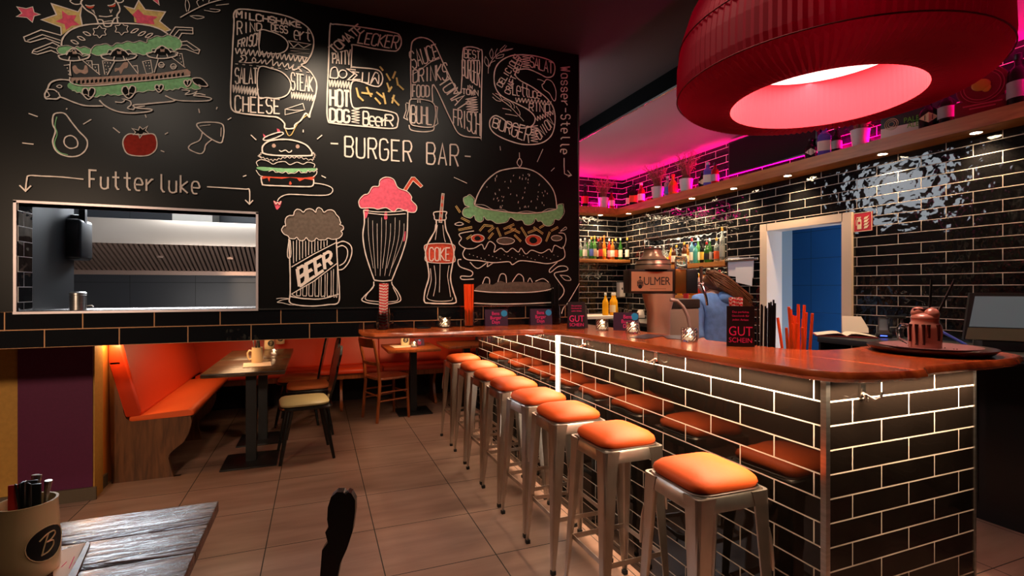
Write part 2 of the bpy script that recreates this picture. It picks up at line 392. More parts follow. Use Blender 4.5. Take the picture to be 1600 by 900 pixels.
    for k in range(26):
        x=510+k*30; y=566-k*1.6-(k>18)*(k-18)*2
        A.F([(x,y),(x+16,y-10),(x+20,y+12),(x+2,y+20)],'black_chalk',False,.003)
    A.S('490 540 495 575 560 598 700 596 900 575 1100 555 1325 530',1.6)
    g3=[(470,590),(500,575),(600,600),(780,590),(900,580),(1100,560),(1320,540),(1380,590),(1390,620),(1260,610),(1180,625),(1100,620),(960,640),(850,660),(750,655),(650,675),(560,645),(490,620)]
    A.F(scal(g3,7,1),'green_chalk'); A.S(scal(g3[7:],9,2,False),.9)
    for cx,cy,r in((620,650,46),(898,640,50),(1108,615,30),(1305,580,26)):
        P=[(cx,cy+r*.95),(cx-r*.9,cy+r*.1),(cx-r*.8,cy-r*.6),(cx-r*.3,cy-r*.7),(cx,cy-r*.3),(cx+r*.35,cy-r*.8),(cx+r*.9,cy-r*.6),(cx+r*.85,cy+r*.1)]
        A.F(P,'black_chalk',True,.003); A.S(P,1.8,True,True); A.S([(cx,cy+r*.5),(cx,cy-r*.3)],1,False)
    A.F('1340 550 1400 550 1445 600 1390 600 1350 580','black_chalk',True,.003); A.S('1340 550 1400 550 1445 600 1390 600 1350 580',1.6,True,True)
    # turtle
    A.S('490 562 420 558 360 578 335 625 318 660 325 688 350 690 400 692 430 680 520 715 600 738 720 740',2.2)
    A.S('330 625 380 628 405 645',1.8); A.S('335 640 350 668 328 680 ',1.4); A.S('410 645 425 675',1.5); A.S('400 605 420 595 437 605 420 615',1.2,True,True)
    A.S('695 700 740 742 820 778 920 790 1040 778 1052 762 960 755 930 735 1000 728 1100 718 1200 708 1220 695',2.2); A.S('805 712 850 715 870 700 855 690 905 705 915 730 890 755 930 765 945 750 1010 740',1.8)
    A.S('1150 668 1220 698 1320 706 1440 704 1470 688 1420 675 1350 668 1380 655 1430 665',1.9); A.S('1265 630 1320 635 1290 660 1340 655 1370 640 1350 665',1.4)
    # laurel
    A.S('1255 128 1350 75 1450 30 1560 0',1.4); 
    for q in('1300 88 1290 40 1300 0 1320 45 1310 85','1390 60 1370 20 1400 0 1415 15','1460 68 1530 76 1500 90 1420 78','1330 112 1380 112 1420 122 1370 134 1320 112','1450 20 1455 0','1500 40 1590 30'): A.S(q,1)
    A.done('turtle_city_burger_drawing','chalk drawing of a tall burger on a turtle with stars and a cow head',parent)
    # --- vegetables, view J k=.28125
    V=Art(0,0,.28125)
    V.S('330 628 300 640 295 690 310 730 295 790 320 845 380 870 440 865 480 830 485 780 440 730 400 680 365 635',2,True,True); V.S('400 755 365 765 360 800 390 825 430 815 430 780',1.8,True,True)
    V.S('318 650 308 700 320 745 305 800 330 845 380 862',1.2,m='green_chalk')
    V.done('avocado_drawing','chalk outline of a halved avocado',parent)
    V=Art(0,0,.28125)
    P='690 770 720 745 780 750 850 745 872 780 868 830 830 862 770 868 710 855 686 810'
    V.F(P,'tomato_chalk'); V.S(P,1.8,True,True); V.F('735 715 770 725 778 705 795 720 822 702 810 725 830 745 800 740 778 768 770 745 742 750 755 735','black_chalk',False,.003)
    V.S('735 715 770 725 778 705 795 720 822 702 810 725 830 745 800 740 778 768 770 745 742 750 755 735',1.2,False,True); V.done('tomato_drawing','red chalk tomato',parent)
    V=Art(0,0,.28125)
    V.S('1095 690 1160 680 1230 688 1245 720 1240 770 1225 795 1170 770 1120 730',2,True,True); V.S('1125 738 1110 780 1060 805 1052 830 1110 855 1135 840 1145 805 1180 775',1.9); V.S('1110 702 1170 695',1.1); V.S('1230 710 1228 760',1.1)
    for q in('162 632 213 650','465 692 510 665','370 610 376 604','127 796 190 803','630 710 668 740','808 638 815 655','918 748 935 738','895 838 915 846','1105 606 1110 630','1203 610 1208 596','1266 668 1286 656','1396 752 1424 780'): V.S(q,1.6,False)
    V.done('mushroom_drawing','chalk mushroom with small ray strokes around it',parent)
    # --- Futterluke, view Hh k=1/3
    V=Art(0,240,1/3)
    V.T('Futterluke'.replace('F','F'),(412,160),(945,190),82,82,2.6,fill=.62)
    V.S('395 122 300 112 200 107 140 105 130 125 124 176',1.9); V.S('96 150 124 177 150 152',1.9,False); V.S('972 157 1060 162 1150 168 1170 172 1171 237',1.9); V.S('1150 218 1170 238 1187 220',1.9,False)
    V.done('hatch_lettering','chalk word Futterluke with two arrows over the food hatch',parent)
    # --- B, view B k=.2222
    K=.2222
    B=Art(350,0,K)
    B.S('70 110 85 80 130 70 250 82 400 108 500 142 590 200 630 280 620 370 580 440 545 462 600 500 645 570 650 640 625 740 605 800 600 828 575 800 540 850 500 880 490 905 430 905 425 870 380 830 300 820 120 800 60 775 48 700 55 500 65 300 72 160',2.4,True,True)
    B.S('255 375 252 225 330 228 410 262 450 310 435 360 380 383 310 380',2,True,True); B.S('243 680 245 485 340 488 420 520 470 590 450 665 380 695 300 690',2,True,True)
    B.T('MILCHSHAKE',(85,130),(550,198),50,36,2.6,fill=.8); B.T('RIND',(88,250),(270,212),98,42,2,fill=.72); B.T('DESS',(330,218),(450,240),45,50,2); B.T('ert',(490,280),(610,292),95,80,2)
    B.T('FRISCH',(95,335),(250,325),45,100,2,slant=.1,up=(0,-1)); B.S(squig(80,360,580,425,18,16),2); B.S('115 435 140 445 160 420 150 395 120 400 135 420 110 440 200 445 225 430 210 410 200 435 240 445 262 425 268 450 290 425 300 455 340 420 345 465 375 440 385 470 410 445 425 475 450 450 460 485 490 460 480 488 510 490 540 470 520 480 545 500',1.8)
    for k in range(11): B.S([(80+k*50,453+k*5+(k>6)*(k-6)*2),(100+k*50,455+k*5+(k>6)*(k-6)*2)],1.1,False)
    B.T('SALAT',(78,590),(238,595),105,110,2.2,fill=.8); B.T('STEAK',(470,635),(628,648),120,105,2.2,fill=.8); B.S(squig(62,622,238,650,24,9),2); B.S(squig(472,668,632,690,20,9),1.8); B.T('CHEESE',(72,785),(400,802),110,100,2.4,fill=.72)
    B.S('455 290 610 315 560 340 520 310 490 335 455 292',1.5,False); B.S('465 340 600 350 470 360 600 380 455 380 590 410',1.3,False)
    B.S('430 770 555 730 568 775 430 810 430 770 500 778 568 775',1,False); B.S('375 830 420 860 430 880 425 905',1.5,m='yellow_chalk'); B.S('605 800 560 830 520 870 500 900',1.5,m='yellow_chalk')
    B.S('430 905 450 950 465 955 480 940 500 900',1.5,m='yellow_chalk')
    B.done('letter_b_drawing','big chalk letter B filled with hand lettered words',parent)
    # --- E
    E_=Art(350,0,K)
    E_.S('745 195 765 175 830 178 1000 200 1190 232 1235 255 1245 310 1220 355 1180 362 1050 345 910 318 900 340 895 465 910 475 1050 488 1100 510 1115 560 1095 605 1050 608 905 575 902 750 1000 760 1180 790 1220 820 1220 870 1190 905 1000 892 780 870 730 845 725 700 735 450',2.4,True,True)
    E_.T('TOMATE',(775,385),(990,215),60,60,2.6,up=(-.75,-.75),fill=.85); E_.T('LECKER',(935,305),(1215,350),72,90,2.4,slant=.25,fill=.8); E_.T('PATTY',(762,450),(890,462),65,110,2,fill=.85)
    E_.S('758 375 762 400 778 380',1.2,False,True); E_.S('745 552 755 490 790 482 800 550 745 550',2.2); E_.S([(835+28*math.cos(k*.9),525+28*math.sin(k*.9)) for k in range(7)],2,True,True)
    E_.S('925 497 865 490 915 525 870 565 930 570',2.2,False); E_.S('950 512 905 505 935 530 905 558 960 562',2.2,False); E_.S('975 510 970 580 1015 585 1020 510',2.2,False); E_.S('1085 520 1060 515 1030 590 1060 550 1085 590 1088 525',2.2)
    E_.S(squig(738,585,895,602,22,8),1.9); E_.T('HOT',(742,745),(885,755),115,112,4.2,fill=.8); E_.T('DOG',(740,855),(885,862),90,82,4,fill=.78)
    E_.S(squig(925,770,925,868,26,5),1.5); E_.T('Beer'.replace('B','B'),(975,880),(1150,890),95,85,2.8,fill=.85); E_.T('R',(1125,888),(1195,892),80,80,2.8)
    for q in('1095 470 1118 500','1140 520 1168 570','1205 505 1185 555','1212 548 1222 605','1225 600 1262 635','1145 585 1165 645','1180 612 1155 650','930 620 945 680 980 712','965 655 1045 665','1002 615 1015 650 1035 685','1070 650 1120 690','1118 655 1135 735','1060 690 1100 735','1180 730 1195 670','1180 690 1230 745'): E_.S(q,3.4,False,m='yellow_chalk')
    E_.done('letter_e_drawing','big chalk letter E filled with hand lettered words and chips',parent)
    # --- N, view C
    N=Art(620,40,K)
    N.S('98 520 96 300 100 150 120 105 170 88 230 105 270 150 340 300 435 480 455 380 462 190 480 158 530 155 580 172 598 210 592 500 590 780 575 790 445 770 380 670 258 420 250 540',2.4)
    N.T('SAUCE',(108,310),(300,225),120,95,2.4,up=(-.25,-.97)); N.S([(105,350),(170,310),(235,262),(300,235)],1.4); N.T('DRINKS',(108,405),(355,385),85,120,2.4,fill=.8); N.T('FOOD',(105,505),(230,500),85,75,2.6,fill=.75)
    N.T('TOMAT',(285,400),(440,610),90,110,2.4,up=(.75,-.5),fill=.8); N.T('FRISCH',(395,690),(585,780),100,160,2.2,fill=.85); N.T('BEST',(470,228),(585,240),60,55,2); N.T('BURGER',(455,345),(582,440),100,190,2.2,fill=.85)
    N.T('IN',(488,445),(530,448),22,22,2); N.T('TOWN',(455,485),(572,495),38,36,2.2); N.S(squig(520,510,530,615,38,6),1.8)
    N.S('90 530 130 520 190 525 250 545 270 600 260 700 230 718 150 712 95 690 90 600',2.2,True,True); N.T('BÜHL',(95,685),(250,700),120,125,2.6,fill=.8); N.S('65 545 85 548 80 600 68 640 75 665 48 650 65 600 62 550',1.6,False); N.S('268 565 285 575 280 640 288 690 262 710',1.6,False); N.S('85 700 100 735 180 748 250 740 262 715',2)
    N.done('letter_n_drawing','big chalk letter N filled with words and the word BÜHL on a burger',parent)
    # --- S
    S_=Art(620,40,K)
    S_.S('1110 300 1090 255 1000 222 900 208 800 215 720 260 685 330 690 430 740 500 850 555 930 600 970 650 950 705 880 722 800 700 740 655 690 635 655 665 655 720 700 770 800 815 900 838 1010 828 1080 780 1108 700 1105 600 1060 520 960 440 870 390 832 350 850 315 920 308 1000 340 1050 365 1095 355',2.4,True,True)
    S_.T('DELICIOUS',(735,440),(865,222),45,45,2,up=(-.8,-.5)); S_.T('CRAFT-BEER',(790,490),(890,240),42,42,2,up=(-.85,-.4)); S_.T('SALAT',(930,290),(1095,345),70,80,2.2,fill=.85); S_.S(squig(905,215,905,300,24,5),1.6)
    S_.T('Lettuce',(810,490),(1010,520),110,60,2,fill=.9); S_.S(squig(830,525,1080,550,14,11),1.8); S_.T('RIND',(925,600),(1075,615),50,60,2); S_.S(squig(975,660,1100,610,14,7),1.7); S_.T('BURGER',(665,710),(930,830),60,110,2.4,fill=.8,slant=.2)
    S_.T('ONION',(1000,810),(1105,700),75,75,2,up=(-.45,-.8)); S_.S(squig(965,705,965,820,24,6),1.6)
    S_.S('985 380 1010 385 1040 400',1.6); S_.S('1030 410 1050 382 1090 400 1115 460 1112 525 1095 525 1070 480 1030 450 1018 420',1.8,True,True)
    S_.S('640 340 645 290 680 230 740 180 815 165',1.2)
    for q in('620 220 615 260 638 290 640 250 622 222','665 165 650 200 665 235 675 200 665 168','705 165 690 200 700 225','760 140 725 175 735 190 770 145','810 168 770 180 740 185','750 205 710 215 695 235 740 225 750 205','690 250 660 265 650 290'): S_.S(q,1.1)
    S_.S('670 480 720 520 780 560 850 630 890 675',1.3)
    for q in('670 505 700 530 730 535','720 495 735 520 745 535','745 520 790 545 800 575 765 550','790 530 820 560 822 585','740 585 790 595 800 605','760 625 800 630 845 640','835 570 860 610 862 635','690 480 735 500'): S_.S(q,1.2)
    S_.done('letter_s_drawing','big chalk letter S filled with words, a chilli and laurel twigs',parent)
    # --- Wasserstelle
    V=Art(620,40,K)
    V.T('Wasser-Stelle',(1152,285),(1150,910),62,62,2.4,up=(1,0),fill=.62)
    V.set(650,220,.3); V.S('770 90 770 130 772 172 788 180 805 180',2,False); V.S('788 155 808 180 790 188',1.8,False)
    V.done('tap_lettering','chalk word Wasserstelle running down the right edge with an arrow',parent)
    # --- BURGER BAR, view I k=1/3
    V=Art(350,190,1/3)
    V.S('500 103 535 105',2.6,False); V.T('BURGER BAR',(558,162),(1105,212),92,100,3.0,fill=.68); V.S('1127 163 1155 165',2.6,False); V.S('1076 262 1138 290',1.3,False)
    V.done('burger_bar_lettering','large chalk words BURGER BAR',parent)
    # --- happy burger, view D k=.1556
    D=Art(380,190,.1556)
    D.S('195 310 198 250 260 200 380 182 500 190 620 230 680 290 690 330 660 345 400 345 260 335 205 320',2.6,True,True)
    D.S('205 175 240 150 330 118 390 110 400 130 330 165 250 190 210 190',1.9,True,True); D.F('198 120 215 135 228 148 208 162','pink_chalk',False); D.F('338 70 360 78 378 105 345 108','pink_chalk',False)
    for x in((308,243),(547,250)): D.F([(x[0]+20*math.cos(k),x[1]+20*math.sin(k)) for k in range(6)],'skin_chalk')
    D.S('362 290 385 303 425 290 455 310 480 305 488 290',1.8); D.S(scal([(190,300),(150,350),(180,370),(300,400),(420,370),(560,370),(700,400),(730,340),(700,300)],14,3,False),1); D.S('150 450 135 410 180 385 250 400 300 430 350 410 420 405 470 435 540 410 600 430 650 410 715 430 710 465',1.3)
    g=[(135,470),(180,455),(400,470),(600,470),(735,470),(730,490),(690,500),(650,495),(610,515),(560,495),(480,520),(430,505),(360,510),(300,490),(210,495)]
    D.F(g,'green_chalk'); D.S(scal(g[4:],12,1,False),1.1); D.S('130 490 165 540 200 555',1.2); D.S('740 495 735 530 700 560',1.2)
    D.F('175 545 300 555 460 560 600 565 730 550 700 590 620 575 565 600 540 570 470 562 390 575 270 565 262 605 245 565 190 580','red_chalk',False); D.F('472 600 488 625 470 635 460 622','red_chalk')
    D.S('180 560 190 620 215 640 380 648 600 655 690 650 708 610 705 580',2.2); D.S('710 620 800 632 880 660 898 700 850 738 700 742 560 735 440 735 370 765 345 800',1.7); D.F('305 795 345 810 385 798 372 850 340 885 318 848','pink_chalk'); D.S('312 800 330 830 345 810 365 832 380 800',1.4)
    for q in('78 138 133 188','603 85 603 112','742 180 792 140','785 545 830 568','0 555 35 542'): D.S(q,1.6,False)
    D.done('smiling_burger_drawing','small chalk burger with a smile, devil horns and a tail',parent)
    # --- beer mug, view E k=.1834
    E2=Art(430,320,.1834)
    foam=[(90,180),(95,110),(155,90),(185,40),(240,65),(290,35),(345,65),(370,25),(415,65),(480,45),(520,85),(552,140),(550,170),(582,195),(560,225),(568,260),(520,292),(450,285),(400,300),(350,285),(310,312),(265,280),(225,308),(185,278),(140,290),(108,265),(60,230),(65,195)]
    E2.F(foam,'grey_chalk'); E2.S(scal(foam,7,1),1.5,True,True)
    E2.S('118 290 122 400 128 600 128 760 125 830 200 855 320 862 450 850 538 830 545 700 530 500 520 290',2.2); E2.S('130 780 250 800 400 800 540 760',2); E2.S('140 760 200 790 330 802',1.2)
    E2.S('525 330 580 312 640 345 652 410 625 490 580 545 540 555',2); E2.S('525 365 570 348 610 375 615 430 590 490 545 520',1.8)
    E2.S('120 290 105 400 110 450 130 448 135 400 128 300',1.5); E2.S('140 530 330 420 525 320',1.6,False); E2.S('140 760 330 650 525 500',1.6,False)
    for k in range(7):
        x=155+k*52; yt=505-(x-140)*.52
        if k<6: E2.S([(x,310),(x+2,yt)],1.2,False); E2.S([(x+28,300),(x+26,yt-14)],1.2,False)
        yb=750-(x-140)*.62; E2.S([(x+30,yb),(x+28,770),(x+48,775),(x+60,770),(x+62,yb-20)],1.2)
    E2.T('BEER',(200,700),(490,505),150,115,5.5,up=(-.12,-1),fill=.82)
    E2.S('10 800 60 795 120 800 60 810 20 830 60 835 120 850 160 855',1.2); E2.done('beer_mug_drawing','chalk beer mug with foam and the word BEER',parent)
    # --- milkshake + coke, view F k=.2335
    F_=Art(540,270,.2335)
    cr='100 235 88 190 120 150 150 140 180 95 220 90 230 50 270 30 320 45 350 100 410 125 440 160 440 185 475 225 465 262 430 265 400 255 350 240 320 262 270 235 215 245 190 238 150 235'
    F_.F(cr,'pink_chalk'); F_.S(cr,1.5,True,True); F_.F('130 240 155 245 140 300 126 300','pink_chalk'); F_.F('262 262 276 262 278 308 258 308','pink_chalk'); F_.F('396 395 402 400 396 452 386 454','pink_chalk')
    F_.F('385 115 440 30 462 30 515 88 500 100 450 55 408 120','red_chalk',False); F_.S('385 115 440 30 462 30 515 88 500 100 450 55 408 120',1,False)
    F_.S('120 250 125 330 115 420 130 530 160 630 190 715',2.2); F_.S('415 260 412 380 405 450 375 550 340 640 310 715',2.2); F_.S('190 718 250 725 312 718',2.2); F_.S('150 270 270 282 400 275',1.6); F_.S('120 250 200 262 320 262 415 250',1.6)
    for k in range(9): F_.S([(150+k*30,300+(k%3)*20),(155+k*28,450),(185+k*15,640+(k%2)*50)],.7)
    F_.S('188 728 180 770 120 830 110 855 160 872 250 880 330 870 368 850 350 800 312 750 308 728',2); F_.S('192 750 130 840 200 860 300 862 350 845 315 765',1.5)
    F_.done('milkshake_drawing','chalk milkshake glass topped with pink cream and a red straw',parent)
    F_=Art(540,270,.2335)
    F_.S('605 318 600 380 550 470 533 540 548 620 555 700 530 790 525 860 560 872 650 875 725 872 737 850 715 780 700 700 715 600 722 530 700 450 670 380 662 318',2.6); F_.S('592 265 670 262 668 285 665 315 600 316 592 295',2,True,True)
    F_.F('538 480 715 480 722 540 718 600 545 596 534 540','red_chalk'); F_.S('538 480 715 480 722 540 718 600 545 596 534 540',1.5,True,True); F_.T('COKE',(555,588),(700,588),85,85,2.2,fill=.75)
    F_.F('642 140 658 142 642 335 622 332','skin_chalk',False); 
    for k in range(4): F_.F([(640-k*4,150+k*48),(656-k*4,160+k*48),(652-k*4,184+k*48),(638-k*4,172+k*48)],'red_chalk',False,.003)
    F_.S('642 140 622 332 642 335 658 142',1,False,True)
    for q in('600 345 590 400 560 460','612 350 605 400 598 450','648 350 655 420 665 465','590 620 600 700 598 760 585 825','630 610 628 700 625 800','690 620 680 690 690 760 700 830','565 640 570 720 550 800 545 840 600 858 700 855 712 835'): F_.S(q,1.2)
    F_.done('cola_bottle_drawing','chalk cola bottle with red label reading COKE',parent)
    # --- big burger, view G k=.3
    G=Art(650,220,.3)
    lt=[(245,315),(262,290),(290,290),(300,330),(400,360),(500,378),(640,375),(730,355),(750,330),(765,345),(755,400),(720,410),(690,445),(650,420),(620,405),(585,440),(550,415),(490,400),(445,430),(390,415),(350,395),(330,425),(300,390),(262,400),(240,370),(275,345)]
    G.F(scal(lt,6,1),'green_chalk',True); G.S(scal(lt,9,1),1,True,True)
    G.F('302 335 340 240 420 165 540 143 640 175 700 240 730 320 728 355 640 374 540 376 420 362','black_chalk',True,.003)
    G.S('302 335 320 280 360 215 420 165 480 148 540 143 600 155 650 185 700 240 722 290 730 355',2.4); G.S('302 335 350 352 430 366 540 377 640 375 730 357',2.4)
    G.S('537 62 538 92',1.4,False); G.S('538 92 525 115 540 135 550 112',1.6,True,True); G.S('538 135 540 145',1.4,False)
    rr=random.Random(3)
    for k in range(52):
        a=rr.uniform(-1,1); b=rr.uniform(0,1)
        x=520+a*190*math.sqrt(1-b*b*.8); y=350-b*180
        G.S([(x,y),(x-rr.uniform(-4,4),y+rr.uniform(5,12))],1.3,False)
    for q in('205 340 228 375','232 402 278 425','220 465 292 450','262 512 290 492','330 470 355 440 400 445','375 475 405 450','420 452 440 500','455 460 510 435','460 485 520 460','480 450 540 480','510 490 545 525','545 450 575 500','580 480 630 460','610 450 660 485','675 525 695 475','700 470 738 450','375 512 400 480','640 455 665 440'):
        G.S(q,4.2,False,m='yellow_chalk'); G.S(q,1.4,False,m='black_chalk')
    for cx,cy,rx,ry,m in((320,508,34,20,'red_chalk'),(610,518,42,28,'red_chalk'),(465,522,46,18,'grey_chalk'),(730,507,28,14,'grey_chalk')):
        P=[(cx+rx*math.cos(k*.785),cy+ry*math.sin(k*.785)+(k%4-1.5)*.5) for k in range(8)]
        G.F(P,m,True,.003); G.S(P,1.5,True,True); G.F([(cx+rx*.5*math.cos(k),cy+ry*.6*math.sin(k)) for k in range(6)],'black_chalk' if m=='red_chalk' else 'grey_chalk',True,.0035)
    G.S('300 470 225 485 235 510 222 535 255 560 300 560 340 540 355 565 380 525 410 545 405 580 440 560 470 580 500 560 530 580 545 560 570 590 600 570 650 585 690 565 705 580 720 545 760 560 778 520 770 485 740 480',1.8)
    G.S('255 560 242 590 262 618 330 625 400 635 480 630 500 645 540 625 620 632 680 640 730 630 768 610 772 580 762 550',2); 
    for k in range(24): G.S([(275+k*20,590+(k*37)%30),(279+k*20,592+(k*37)%30)],1.2,False)
    G.S('235 618 218 622 228 655 290 680 285 705 235 705 240 722 300 720',2); G.S('280 632 320 665 370 635 370 655 400 636',1.8); G.S('735 632 695 670 700 685 740 655 780 655 785 675 720 690 740 730 768 770 765 800 740 830',2); G.S('750 700 790 705 805 725 775 725 750 700',1.6)
    G.F('305 775 345 745 380 745 400 750 435 730 470 740 500 735 560 735 600 740 640 735 690 740 700 755 690 770 600 788 450 788 350 785','grey_chalk')
    G.S('345 745 360 712 380 718 382 745',1.8); G.S('425 735 440 695 465 700 470 740',1.8); G.S('500 735 530 695 555 708 560 735',1.8); G.S('580 735 592 715 605 738',1.6); G.S('620 732 660 718 690 738',1.6)
    for k in range(34): G.S([(330+k*11,785),(345+k*11,752)],.8,False,m='dim_chalk')
    G.S('300 780 380 788 480 790 600 788 690 775 740 750',2); G.S('300 845 420 850 560 848 700 842',2.2)
    G.S('755 900 765 870 790 840 848 742',1.8); G.S('435 30 438 52',1.3,False); G.S('628 112 658 45',1.3,False); G.S('700 160 718 142',1.3,False)
    G.S('200 435 225 425 245 435 220 442',1.5,True,True); G.S('750 470 775 450 780 460 755 470',1.3,True,True)
    G.done('exploded_burger_drawing','large chalk burger with flying chips, tomato and lettuce',parent)
# ================= room =================
TB=tilemat('black_wall_tiles',.02,.0145,.302,.0765,grout=(.62,.53,.47),wsc=13,wav=.42)            # right / rear wall behind the bar
TC=tilemat('black_band_tiles',.0394,.0454,.304,.09,grout=rgb(170,120,80))
TF=tilemat('black_bar_tiles_front',-.0917,.027,.302,.0775,tile=(.0055,.0038,.003),grout=(.60,.50,.43),wav=.32,wsc=7,wdet=0,spec=.45)
TS=tilemat('black_bar_tiles_end',.0865,.027,.285,.0775,tile=(.0055,.0038,.003),grout=(.60,.50,.43),wav=.32,wsc=7,wdet=0,spec=.2)
FLR=tilemat('floor_tiles',.26-.0+.0,.092,.575,.52,tile=rgb(150,122,104),grout=(.03,.025,.02),mort=.003,wav=.02,offs=0,rough=.38)
# streaky beige stone look for the floor
def streak(m,c1,c2):
    nt=m.node_tree;N=nt.nodes.new;L=nt.links.new
    mx=[n for n in nt.nodes if n.bl_idname=='ShaderNodeMix' and n.data_type=='RGBA'][0]
    g=N('ShaderNodeNewGeometry'); mp=N('ShaderNodeMapping'); mp.inputs['Scale'].default_value=(.9,5,1); L(g.outputs['Position'],mp.inputs[0])
    nz=N('ShaderNodeTexNoise'); nz.inputs['Scale'].default_value=2.2; nz.inputs['Detail'].default_value=8; L(mp.outputs[0],nz.inputs['Vector'])
    rp=N('ShaderNodeValToRGB'); rp.color_ramp.elements[0].position=.3; rp.color_ramp.elements[1].position=.7
    rp.color_ramp.elements[0].color=(*c1,1); rp.color_ramp.elements[1].color=(*c2,1); L(nz.outputs['Fac'],rp.inputs[0]); L(rp.outputs[0],mx.inputs[6])
streak(FLR,rgb(134,102,88),rgb(160,126,110))
GT=tilemat('grey_kitchen_tiles',.05,.02,.6,.30,tile=rgb(72,74,80),grout=(.02,.02,.02),mort=.002,wav=.02,offs=0,rough=.35)
BT=tilemat('blue_lit_tiles',.1,.1,.6,.31,tile=rgb(58,130,212),grout=(.03,.04,.06),mort=.002,wav=.02,offs=0,rough=.3)
CEI=mat('dark_ceiling_paint',rgb(52,42,40),.8)
SOF=mat('pale_ceiling_paint',rgb(150,138,135),.8)
YEL=mat('ochre_wall_paint',rgb(190,140,62),.7,noise=.12,nscale=40)
PURW=mat('purple_wall_paint',rgb(92,22,62),.65,noise=.1,nscale=60)
ORW=mat('orange_wall_paint',rgb(225,130,50),.7)
BASE=mat('grey_baseboard',rgb(92,78,62),.5)
DARKW=mat('dark_wall_paint',rgb(30,22,20),.7)
LBL=mat('pale_grey_paint',rgb(200,205,205),.6)
WFR=mat('white_door_frame',rgb(225,205,185),.5)
def sbox(name,lo,hi,m,bev=0,label=None,parent=None):
    o=MB().box(lo,hi,bev=bev).build(name,m,parent)
    if parent is None: struct(o,label)
    return o
sbox('floor',(-3.6,-1.2,-.1),(5.6,7.0,0),FLR)
sbox('ceiling',(-3.6,-1.2,3.085),(5.6,7.0,3.2),CEI)
# lower ceiling over the bar with a bright edge trim
sbox('ceiling_bar',(2.52,-1.2,2.93),(4.0,5.97,3.08),SOF)
sbox('bulkhead_shade_strip',(2.512,-1.2,2.945),(2.5195,5.97,3.08),mat('painted_shade_black',(.003,.003,.003),.9,spec=0))  # black strip painted in for the shade on the bulkhead side
sbox('trim_1',(2.505,-1.2,2.925),(2.519,5.97,2.94),TRIM)
# chalkboard wall : panels around the hatch, top of the wall, tile band
HX0,HX1,HZ0,HZ1=-1.362,-.3195,1.304,1.836
WX1=onz(903,450.0001,1.42).x if False else .5515*YW
wc=MB()
for lo,hi in (((-3.4,YW,1.304),(HX0,YW+.13,3.085)),((HX1,YW,1.304),(WX1,YW+.13,3.085)),((HX0,YW,HZ1),(HX1,YW+.13,3.085))): wc.box(lo,hi)
wall=struct(wc.build('wall_chalkboard',BLK,origin=(0,YW,1.304)))
sbox('wall_tile_band',(-3.4,YW-.006,1.1246),(WX1,YW+.13,1.303),TC)
sbox('trim_2',(WX1,YW-.008,1.125),(WX1+.008,YW+.13,3.085),TRIM)
sbox('trim_3',(HX1,YW-.012,1.296),(WX1,YW-.0065,1.304),TRIM)
# hatch frame, lined in steel
hf=MB()
for lo,hi in (((HX0-.012,YW-.01,HZ0),(HX0,YW+.14,HZ1+.01)),((HX1,YW-.01,HZ0),(HX1+.012,YW+.14,HZ1+.01)),((HX0-.012,YW-.01,HZ1),(HX1+.012,YW+.14,HZ1+.012)),((HX0-.012,YW-.014,HZ0-.012),(HX1+.012,YW-.0065,HZ0))): hf.box(lo,hi)
hatch=struct(hf.build('window_1',mat('hatch_frame_metal',rgb(215,200,200),.35,metal=.3)))
RT=tilemat('hatch_side_tiles',.0,.0,.16,.075,grout=(.45,.42,.4),mort=.002)
sbox('wall_hatch_side',(HX0,YW+.001,HZ0),(HX0+.004,YW+.129,HZ1),RT)
sbox('trim_4',(HX0,YW-.004,HZ0-.02),(HX1,YW+.42,HZ0-.001),TRIM)
chalk_art(wall)
# alcove behind and below
sbox('wall_purple',(-3.4,4.16,0),(-1.395,4.30,1.12),YEL)
o=MB().box((-1.794,4.152,.085),(ony(145,600,4.155).x,4.16,1.12)).build('wall_purple_panel',PURW); struct(o)
sbox('wall_alcove_left',(-1.56,4.301,0),(-1.42,6.65,1.12),ORW)
sbox('wall_alcove_rear',(-1.42,6.65,0),(2.0,6.75,1.12),DARKW)
sbox('baseboard_left',(-3.4,4.135,0),(-1.38,4.1515,.085),BASE)
sbox('baseboard_corner',(-1.42,4.301,0),(-1.405,4.42,.085),BASE)
sbox('wall_left',(-3.6,-1.2,0),(-3.4,4.16,3.085),YEL)
# kitchen volume seen through the hatch
sbox('kitchen_floor',(-2.35,YW+.43,1.125),(.62,6.42,1.15),DARKW)
sbox('wall_kitchen_rear',(-2.35,6.42,1.15),(.62,6.5,3.0),GT)
sbox('wall_kitchen_left',(-2.45,YW+.14,1.15),(-2.35,6.42,3.0),GT)
sbox('wall_kitchen_right',(.62,YW+.14,1.15),(.72,6.42,3.0),GT)
sbox('ceiling_kitchen',(-2.35,YW+.14,2.9),(.62,6.42,3.0),LBL)
KLP=mat('kitchen_side_panel',rgb(46,48,52),.5)
# dark partition just inside the hatch on the left (runs to the kitchen corner)
sbox('wall_kitchen_partition',(HX0-.06,YW+.135,1.15),(HX0,3.76,2.9),KLP)
# walls behind the bar
xr=4.0; YK=5.97
DY0,DY1,DZ=2.80,3.535,1.968
NY0,NY1,NZ0,NZ1=4.048,5.448,1.10,2.058
wr=MB()
for y0,y1,z0,z1 in ((-1.2,DY0,0,2.93),(DY0,DY1,DZ,2.93),(DY1,NY0,0,2.93),(NY0,NY1,NZ1,2.93),(NY0,NY1,0,NZ0),(NY1,YK,0,2.93)):
    wr.box((xr,y0,z0),(xr+.16,y1,z1))
wr.box((xr+.16,NY0-.05,NZ0-.05),(xr+.2,NY1+.05,NZ1+.05))
struct(wr.build('wall_right',TB,origin=(xr,2,0)))
sbox('wall_rear',(1.9,YK,0),(xr+.16,YK+.1,2.93),TB)
